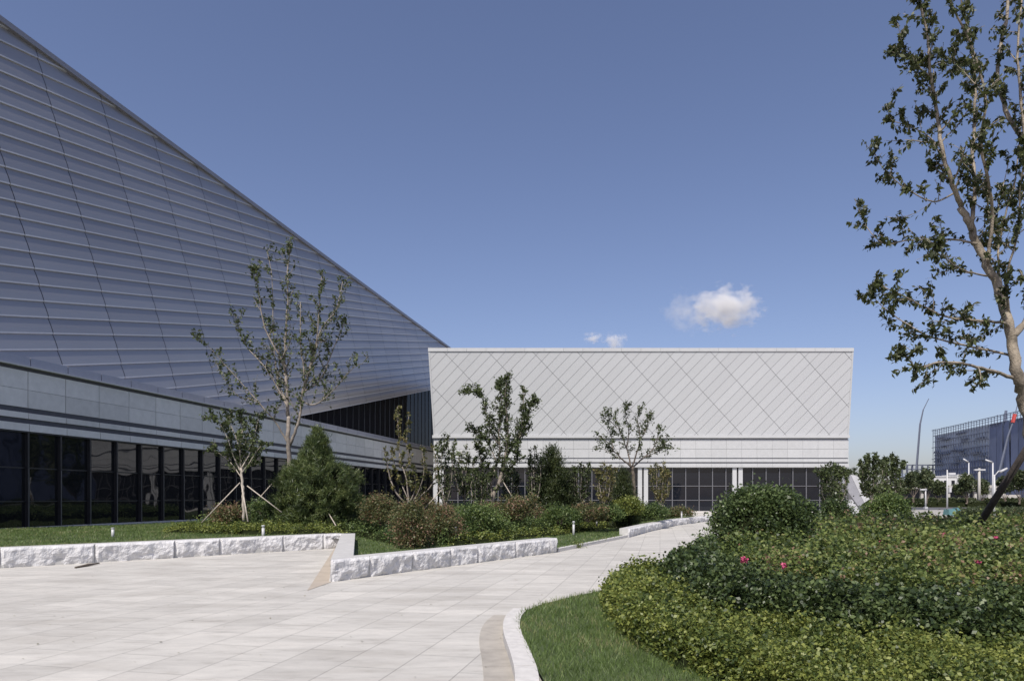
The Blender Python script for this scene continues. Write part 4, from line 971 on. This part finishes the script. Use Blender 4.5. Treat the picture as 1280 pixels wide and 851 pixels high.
# ------------------------------------------------------------------ leaning stone block and trees right of the hall
D = 44.0
root = empty('leaning_stone', tuple(at(1073, 645, D)), 'pale leaning stone block propped on a slanting slab at the right corner of the hall', 'stone block')
def prism(mb, pts, D, th):
    f_ = [at(x, y, D) for x, y in pts]; b2 = [p + Vector((.15, th, 0)) for p in f_]; mb.face(f_); mb.face(b2[::-1])
    for i in range(len(f_)): j = (i + 1) % len(f_); mb.face([f_[i], b2[i], b2[j], f_[j]])
M['slab'] = basic('shaded_stone_slab', (.27, .27, .29), .6, var=.15, scale=1.5); M['slabw'] = basic('pale_stone_slab', (.46, .46, .47), .6, var=.12, scale=1.5)  # darker copy of the pale stone paints the shade on the side face
mb = MB(); prism(mb, [(1054, 601), (1064, 590), (1077, 627), (1074, 636)], D, .9)
mb = MB(); prism(mb, [(1052, 603), (1063, 593), (1080, 628), (1074, 634)], D, 1.2); mb.build('side_face', M['slab'], root)
mb = MB(); prism(mb, [(1063.3, 593), (1071, 594), (1091, 621), (1080.3, 628)], D, 1.2); mb.build('main_block', M['slabw'], root)
mb = MB(); prism(mb, [(1057, 636), (1065, 624), (1074, 637), (1071, 648), (1062, 648)], D - .4, .6); mb.build('base_slab', M['slabw'], root)

GR2 = 'young trees by the right corner of the hall'
stem_tree('young_tree', 'leafy tree before the right corner of the glass front', 'tree', GR2, 1042, 648, 576, 30, 54, 81, M['leaf_tree'], 6, dens=1.2, lf=.13)
stem_tree('young_tree', 'taller leafy tree just right of the hall corner', 'tree', GR2, 1090, 640, 565, 34, 44, 82, M['leaf_tree'], 6, dens=1.3, lf=.14, lpt=15)
stem_tree('young_tree', 'bushy tree beside the road, rightmost of those at the hall corner', 'tree', GR2, 1115, 640, 565, 36, 40, 83, M['leaf_tree'], 5, dens=1.3, lf=.15, lpt=15)
stem_tree('young_tree', 'low leafy tree behind the leaning stone block', 'tree', GR2, 1068, 640, 582, 48, 36, 84, M['leaf_tree'], 5, dens=1.0, lf=.15)

for px, D_, lab in ((1325, 92, 'first roadside tree beyond the right edge, nearest the picture'), (1362, 97, 'second roadside tree beyond the right edge'), (1400, 94, 'third roadside tree beyond the right edge'), (1440, 99, 'fourth roadside tree beyond the right edge, farthest out'), (1345, 104, 'roadside tree standing behind the first two beyond the right edge')):
    stem_tree('roadside_tree', lab, 'tree', 'roadside trees right of the picture', px, 636, 505, D_, 50, px, M['leaf_tree'], 8, lf=.36, dens=1.3, lpt=12, twig=1.9)
# ------------------------------------------------------------------ far right: construction site
M['net'] = basic('hazy_blue_netting', (.16, .19, .29), .85, var=.22, scale=.12, bump=.0, island=.06)  # distance haze is mixed into this blue
M['netpale'] = basic('hazy_netting_behind_scaffold', (.30, .35, .45), .85, var=.25, scale=.25, island=.12)  # paler netting, also lightened to paint haze
M['steelfar'] = basic('scaffold_steel', (.11, .125, .17), .7, var=.15)
M['concrete'] = basic('pale_concrete', (.45, .43, .40), .8, var=.08, scale=.2)
M['farwhite'] = basic('white_site_cabin', (.62, .62, .61), .7, var=.05)
M['teal'] = basic('teal_tarpaulin', (.10, .22, .23), .7, var=.2, scale=3)
M['red'] = basic('crane_red', (.45, .06, .05), .5, var=.1)
Da, Db = 250.0, 160.0
Pa = Vector(((1169 - 640) / F * Da, Da, 0)); Pm = Vector(((1239 - 640) / F * 212, 212, 0)); 
dirr = (Vector(((1280 - 640) / F * 193, 193, 0)) - Pa).normalized(); nr = Vector((-abs(dirr.y), dirr.x * (1 if dirr.y < 0 else -1), 0)).normalized()
if nr.x > 0: nr = -nr
CB = empty('building_under_construction', tuple(Pa), 'large distant building under construction wrapped in blue safety netting with scaffolding on top', 'building')
Lm = 150.0; Htop = EYE + (HZ - 545) * Da / F; tm = None
def cpt(s, z, o=0): p = Pa + dirr * s + nr * o; return Vector((p.x, p.y, z))
def s_of(px):
    k = (px - 640) / F; return (k * Pa.y - Pa.x) / (dirr.x - k * dirr.y)
sm = s_of(1239)
mb = MB(); mb.hexa([cpt(0, 0), cpt(Lm, 0), cpt(Lm, 0, -60), cpt(0, 0, -60)], [cpt(0, Htop), cpt(Lm, Htop), cpt(Lm, Htop, -60), cpt(0, Htop, -60)]); mb.build('core', M['netpale'], CB)
mb = MB()
s = 0
zsplit = EYE + (HZ - 588) * Da / F
while s < sm: mb.face([cpt(s + .1, 0, .3), cpt(s + 5.9, 0, .3), cpt(s + 5.9, zsplit + (s / sm) * 3, .3), cpt(s + .1, zsplit + (s / sm) * 3, .3)]); s += 6
s = sm
while s < Lm: mb.face([cpt(s + .08, 0, .6), cpt(s + 3.9, 0, .6), cpt(s + 3.9, Htop, .6 + .3 * (int(s) % 3)), cpt(s + .08, Htop, .6)]); s += 4
mb.build('safety_netting', M['net'], CB)
sc = MB(); rr = random.Random(2); s = 0
while s < Lm:
    sc.tube([cpt(s, 0 if s < sm else Htop - 1, .9), cpt(s, Htop + 2.2 + rr.uniform(-.3, .3), .9)], .09, 4); s += 1.8
for z in (Htop + .9, Htop + 1.6): sc.tube([cpt(0, z, .9), cpt(Lm, z, .9)], .08, 4)
z = 3.0
while z < Htop + 3: sc.tube([cpt(-1 if rr.random() < .3 else 0, z, .9), cpt(sm if z < Htop - .5 else Lm, z, .9)], .13, 4); z += 2.1
for i in range(26):
    s = rr.uniform(0, sm - 5); z = rr.uniform(zsplit, Htop - 1); sc.hexa([cpt(s, z, .4), cpt(s + rr.uniform(2, 7), z, .4), cpt(s + 3, z, .9), cpt(s, z, .9)], [cpt(s, z + .5, .4), cpt(s + rr.uniform(2, 7), z + .5, .4), cpt(s + 3, z + .5, .9), cpt(s, z + .5, .9)])
sc.build('scaffolding', M['steelfar'], CB)
# lower frame to the left
lf = MB(); fr0 = at(1128, 612, 255); x0, x1 = (1128 - 640) / F * 255, (1171 - 640) / F * 255; zt2 = EYE + (HZ - 581) * 255 / F
s = x0
while s <= x1: lf.tube([(s, 255, 0), (s, 255, zt2)], .25, 4); lf.tube([(s, 262, 0), (s, 262, zt2)], .25, 4); s += 1.9
for z in (zt2, zt2 - 1.6, zt2 - 4.5, zt2 - 7): lf.tube([(x0, 255, z), (x1, 255, z)], .28, 4)
root = empty('scaffold_frame', (x0, 255, 0), 'low open steel frame extending left from the blue netted building', 'scaffold'); lf.build('steel_frame', M['steelfar'], root)
mb = MB(); bx(mb, x0, x1, 259, 260, 0, zt2 - 3.0); mb.build('netting', M['netpale'], root)

# cranes
def crane(label, pts, D, r0, red=False, base=None):
    b = at(pts[0][0], 622, D); root = empty('crane', (b.x, b.y, 0), label, 'crane', 'construction cranes behind the road'); mb = MB()
    P_ = [at(x, y, D) for x, y in pts]
    for i, (a, c) in enumerate(zip(P_[:-1], P_[1:])):
        k = 1 - .3 * i; mb.tube([a, c], [r0 * k, r0 * k * .75], 5)
    mb.build('boom', M['steelfar'], root); tb = MB(); tb.box((P_[0].x, P_[0].y, 1.4), (7, 3, 1.6)); tb.box((P_[0].x - 1, P_[0].y, 2.9), (3, 2.6, 1.6))
    tb.build('carrier', M['concrete'], root)
    if red: mb = MB(); mb.tube([P_[-2], P_[-2].lerp(P_[-1], .45)], r0 * 1.4, 6); mb.build('boom_joint', M['red'], root)
crane('tall slim telescopic crane left of the blue netted building', [(1145, 592), (1150, 530), (1154, 512), (1161, 498)], 240, .42)
crane('dark crane boom with a red joint in front of the blue netted building', [(1249, 590), (1260, 545), (1266, 528), (1272, 505)], 150, .28, True)
mb = MB(); mb.tube([at(1254, 522, 215), at(1257, 513, 215)], .35, 5); root = empty('crane', tuple(at(1254, 540, 220)), 'short crane tip showing above the roof of the blue netted building', 'crane', 'construction cranes behind the road')
mb = MB(); mb.tube([at(1251, 560, 222), at(1257.5, 513, 222)], [.6, .4], 5); mb.build('boom', M['steelfar'], root)

# elevated walkway and cabins
D = 165.0; x0, x1 = (1112 - 640) / F * D, (1275 - 640) / F * D; zt2 = EYE + (HZ - 606) * D / F; zbt = EYE + (HZ - 610) * D / F
root = empty('elevated_walkway', (x0, D, 0), 'long low pale concrete deck on columns below the blue netted building', 'bridge')
mb = MB(); bx(mb, x0, x1, D, D + 9, zbt, zt2); mb.build('deck', M['concrete'], root); s = x0 + 2
while s < x1: mb = MB(); bx(mb, s - .3, s + .3, D + 1, D + 1.6, 0, zbt); mb.build('column', M['concrete'], root); s += 6.5
mb = MB(); bx(mb, x0, x1, D + 7, D + 7.5, 0, zbt - .05); mb.build('rear_wall', M['steelfar'], root)
def cabin(x0, x1, yt, D, label):
    a, b = (x0 - 640) / F * D, (x1 - 640) / F * D; zt = EYE + (HZ - yt) * D / F; root = empty('site_cabin', (a, D, 0), label, 'cabin', 'white buildings behind the elevated deck')
    mb = MB(); bx(mb, a, b, D, D + 6, 0, zt); mb.build('wall', M['farwhite'], root); mb = MB(); bx(mb, a - .2, b + .2, D - .2, D + 6.2, zt + .003, zt + .25); mb.build('roof', M['farwhite'], root)
    n = max(2, int((b - a) / 1.9)); 
    for i in range(n): x = a + (b - a) * (i + .5) / n; mb = MB(); bx(mb, x - .45, x + .45, D - .03, D + .1, zt - 1.9, zt - .9); mb.build('window', M['dark'], root)
cabin(1168, 1196, 596, 180, 'low white site cabin, left one behind the elevated deck')
cabin(1196.5, 1214, 594, 182, 'taller white site cabin, right one behind the elevated deck')
cabin(1129, 1160, 599.5, 184, 'white cabin partly hidden by trees at the foot of the tall slim crane')
# hoarding
D = 140.0; x0, x1 = (1236 - 640) / F * D, (1330 - 640) / F * D
mb = MB(); s = x0
while s < x1: bx(mb, s + .03, s + 2.4, D, D + .08, 0, EYE + (HZ - 623.5) * D / F); s += 2.45
o = mb.build('hoarding', M['farwhite']); tag(o, 'white and pale blue site hoarding across the road at the right edge', 'fence')

# hedges along the road
def hedge(poly, h, label, seed, n=9000, ls=.25):
    mass('hedge', poly, lambda X, Y: X * 0, lambda X, Y: X * 0 + h, n, ls, M['leaf_far'], seed, label, 'hedge', hn=.12, layer=.25, edge=.4, hstep=.5)
hp = [tuple(G(1192, 645).xy), tuple(G(1235, 648.5).xy), tuple(G(1300, 649).xy), tuple(G(1300, 643).xy), tuple(G(1215, 641).xy)]
hedge(hp, .62, 'curved clipped hedge strip between the pale sidewalk and the road', 91, n=14000, ls=.13)
kk = MB(); pts = [G(1192, 646.5), G(1235, 650), G(1300, 650.5)]
o = strip('road_kerb', pts, 0, -.3, 0, .13, M['kerb'], 2.0); o['kind'] = 'structure'
sheet('road_right', [tuple(G(1180, 643).xy), tuple(G(1235, 648).xy), tuple(G(1400, 648).xy), tuple(G(1400, 645).xy), tuple(G(1180, 640).xy)], .008, M['asphalt'])
hedge([(68, 112), (130, 112), (130, 116), (68, 116)], 1.0, 'long low hedge on the far side of the road', 92, n=9000, ls=.35)
hedge([(60, 126), (98, 126), (98, 130), (60, 130)], 1.3, 'taller shrubs far beyond the road under the elevated deck', 93, n=7000, ls=.5)

# far trees
GT = 'distant trees across the road'
for i, (px, pyb, pyt, D_, w_, lab) in enumerate((
    (1142, 628, 588, 120, 24, 'dark distant tree at the foot of the tall slim crane'),
    (1158, 630, 588, 100, 22, 'umbrella-shaped distant tree left of the tall white pole'),
    (1173, 630, 602, 115, 18, 'small distant tree directly left of the tall white pole'),
    (1208, 630, 594, 112, 22, 'spindly distant tree right of the tall white pole'),
    (1228, 630, 600, 120, 18, 'distant tree beside the grey post'),
    (1256, 630, 596, 118, 24, 'distant palm-green tree behind the arm lamp'),
    (1274, 630, 588, 110, 28, 'full distant tree at the right edge of the picture'),
    (1200, 630, 604, 130, 16, 'tiny distant tree under the elevated deck'),
    (1130, 630, 600, 125, 22, 'distant tree half hidden behind the bushy roadside tree'))):
    stem_tree('distant_tree', lab, 'tree', GT, px, pyb, pyt, D_, w_, 100 + i, M['leaf_far'], 5, lf=.42, dens=1.0, bark='barkdark', start=.35, lpt=12, twig=1.1)

# poles and lamps
def pole(name, label, cat, px, pyb, pyt, D, r, arm=None, box=None, mat='whitepaint', group=None):
    b = at(px, pyb, D); b.z = 0; t_ = at(px, pyt, D); root = empty(name, tuple(b), label, cat, group)
    mb = MB(); mb.tube([b, b.lerp(t_, .5), t_], [r * 1.2, r, r * .8], 10); mb.build('pole', M[mat], root, True)
    mb = MB(); mb.box((b.x, b.y, .15), (r * 4, r * 4, .3)); mb.build('base', M[mat], root)
    if arm:
        for ax, ay in arm:
            e = at(ax, ay, D); mb = MB(); m_ = t_.lerp(e, .5) + Vector((0, 0, .1)); mb.tube([t_ - Vector((0, 0, .1)), m_, e], r * .6, 8); mb.build('arm', M[mat], root, True)
            mb = MB(); dd = (e - t_).normalized(); mb.tube([e - dd * r * 3, e + dd * r * 6], [r * 1.5, r * 1.1], 8); mb.build('lamp_head', M[mat], root, True)
    if box:
        for (ax, ay, sx, sz) in box: c = at(ax, ay, D); mb = MB(); mb.box(tuple(c - Vector((0, .1, 0))), (sx, .3, sz)); mb.build('camera_box', M['band'], root)
pole('camera_pole', 'tall white camera pole with small boxes standing by the teal box', 'pole', 1184, 640, 587, 72, .075, box=[(1188.5, 592, .7, .22), (1186.3, 612, .22, .5)])
pole('street_lamp', 'white lamp post with one thick slanted arm nearest the dark prop', 'street lamp', 1243, 652, 593, 47, .06, arm=[(1253, 588)])
pole('street_lamp', 'distant curved grey lamp post above the slanted-arm lamp', 'street lamp', 1241, 630, 578, 110, .12, arm=[(1237, 576.5)], mat='band')
pole('street_lamp', 'distant thin lamp post above the white cabins', 'street lamp', 1211, 628, 578, 130, .12, arm=[(1208, 576)], mat='band')
pole('utility_post', 'thick pale concrete post with a short crossbar beyond the road', 'post', 1224, 628, 585, 115, .22, mat='concrete', box=[(1224, 587, 1.8, .25)])
pole('street_lamp', 'small white lamp post left of the tall camera pole across the road', 'street lamp', 1157, 631, 612, 95, .10, arm=[(1155.5, 612)])
# teal box
c = at(1192, 642, 62); root = empty('utility_crate', (c.x, c.y, 0), 'teal tarpaulin-covered crate on the sidewalk by the camera pole', 'crate')
mb = MB(); q = [(-.75, -.5), (.75, -.45), (.78, .5), (-.72, .45)]
mb.hexa([(c.x + a, c.y + b, 0) for a, b in q], [(c.x + a * .9, c.y + b * .85, .55 + .08 * a) for a, b in q]); mb.build('tarpaulin', M['teal'], root)
mb = MB(); mb.box((c.x + .35, c.y, .62), (.5, .6, .1)); mb.build('lid', M['teal'], root)

# ------------------------------------------------------------------ clouds (real volumes far away)
def cloud(label, px, py, wpx, hpx, D, seed, dens):
    c = at(px, py, D); bm = bmesh.new(); bmesh.ops.create_icosphere(bm, subdivisions=3, radius=1)
    me = bpy.data.meshes.new('cloud'); bm.to_mesh(me); bm.free(); o = bpy.data.objects.new('cloud', me); COL.objects.link(o); o.location = c; k = D / F; o.scale = (wpx * k / 2, wpx * k / 3, hpx * k / 2)
    m = bpy.data.materials.new('cloud'); m.use_nodes = True; nt = m.node_tree; nt.nodes.clear(); L = nt.links
    out = nt.nodes.new('ShaderNodeOutputMaterial'); pv = nt.nodes.new('ShaderNodeVolumePrincipled'); pv.inputs['Color'].default_value = (1, 1, 1, 1); pv.inputs['Anisotropy'].default_value = -.55
    tc = nt.nodes.new('ShaderNodeTexCoord'); ln = nt.nodes.new('ShaderNodeVectorMath'); ln.operation = 'LENGTH'; L.new(tc.outputs['Object'], ln.inputs[0])
    no = N(nt, 'ShaderNodeTexNoise', Scale=2.2, Detail=7.0, Roughness=.62); ad = nt.nodes.new('ShaderNodeVectorMath'); ad.operation = 'ADD'; ad.inputs[1].default_value = (seed, seed * 2, 0)
    L.new(tc.outputs['Object'], ad.inputs[0]); L.new(ad.outputs[0], no.inputs['Vector'])
    # density = max(0, noise*2.2 - length*1.5 - .1) * dens
    m1 = N(nt, 'ShaderNodeMath', operation='MULTIPLY_ADD'); L.new(no.outputs[0], m1.inputs[0]); m1.inputs[1].default_value = 3.4; m1.inputs[2].default_value = -.95
    m2 = N(nt, 'ShaderNodeMath', operation='MULTIPLY_ADD'); L.new(ln.outputs['Value'], m2.inputs[0]); m2.inputs[1].default_value = -1.15; L.new(m1.outputs[0], m2.inputs[2])
    m3 = N(nt, 'ShaderNodeMath', operation='MAXIMUM'); L.new(m2.outputs[0], m3.inputs[0]); m3.inputs[1].default_value = 0
    m4 = N(nt, 'ShaderNodeMath', operation='MULTIPLY'); L.new(m3.outputs[0], m4.inputs[0]); m4.inputs[1].default_value = dens
    L.new(m4.outputs[0], pv.inputs['Density']); L.new(pv.outputs[0], out.inputs['Volume']); me.materials.append(m)
    tag(o, label, 'cloud'); return o
cloud('puffy white cloud floating above the silver building', 908, 386, 106, 72, 2600, 3.1, .055)
cloud('thin wispy cloud patch just left of the puffy one', 856, 390, 70, 66, 2650, 7.3, .012)
cloud('small faint cloud peeking over the roof edge of the silver building', 768, 426, 36, 30, 2700, 1.7, .06)
cloud('tiny faint cloud shred left of the small one over the roof edge', 742, 422, 34, 18, 2700, 5.2, .05)
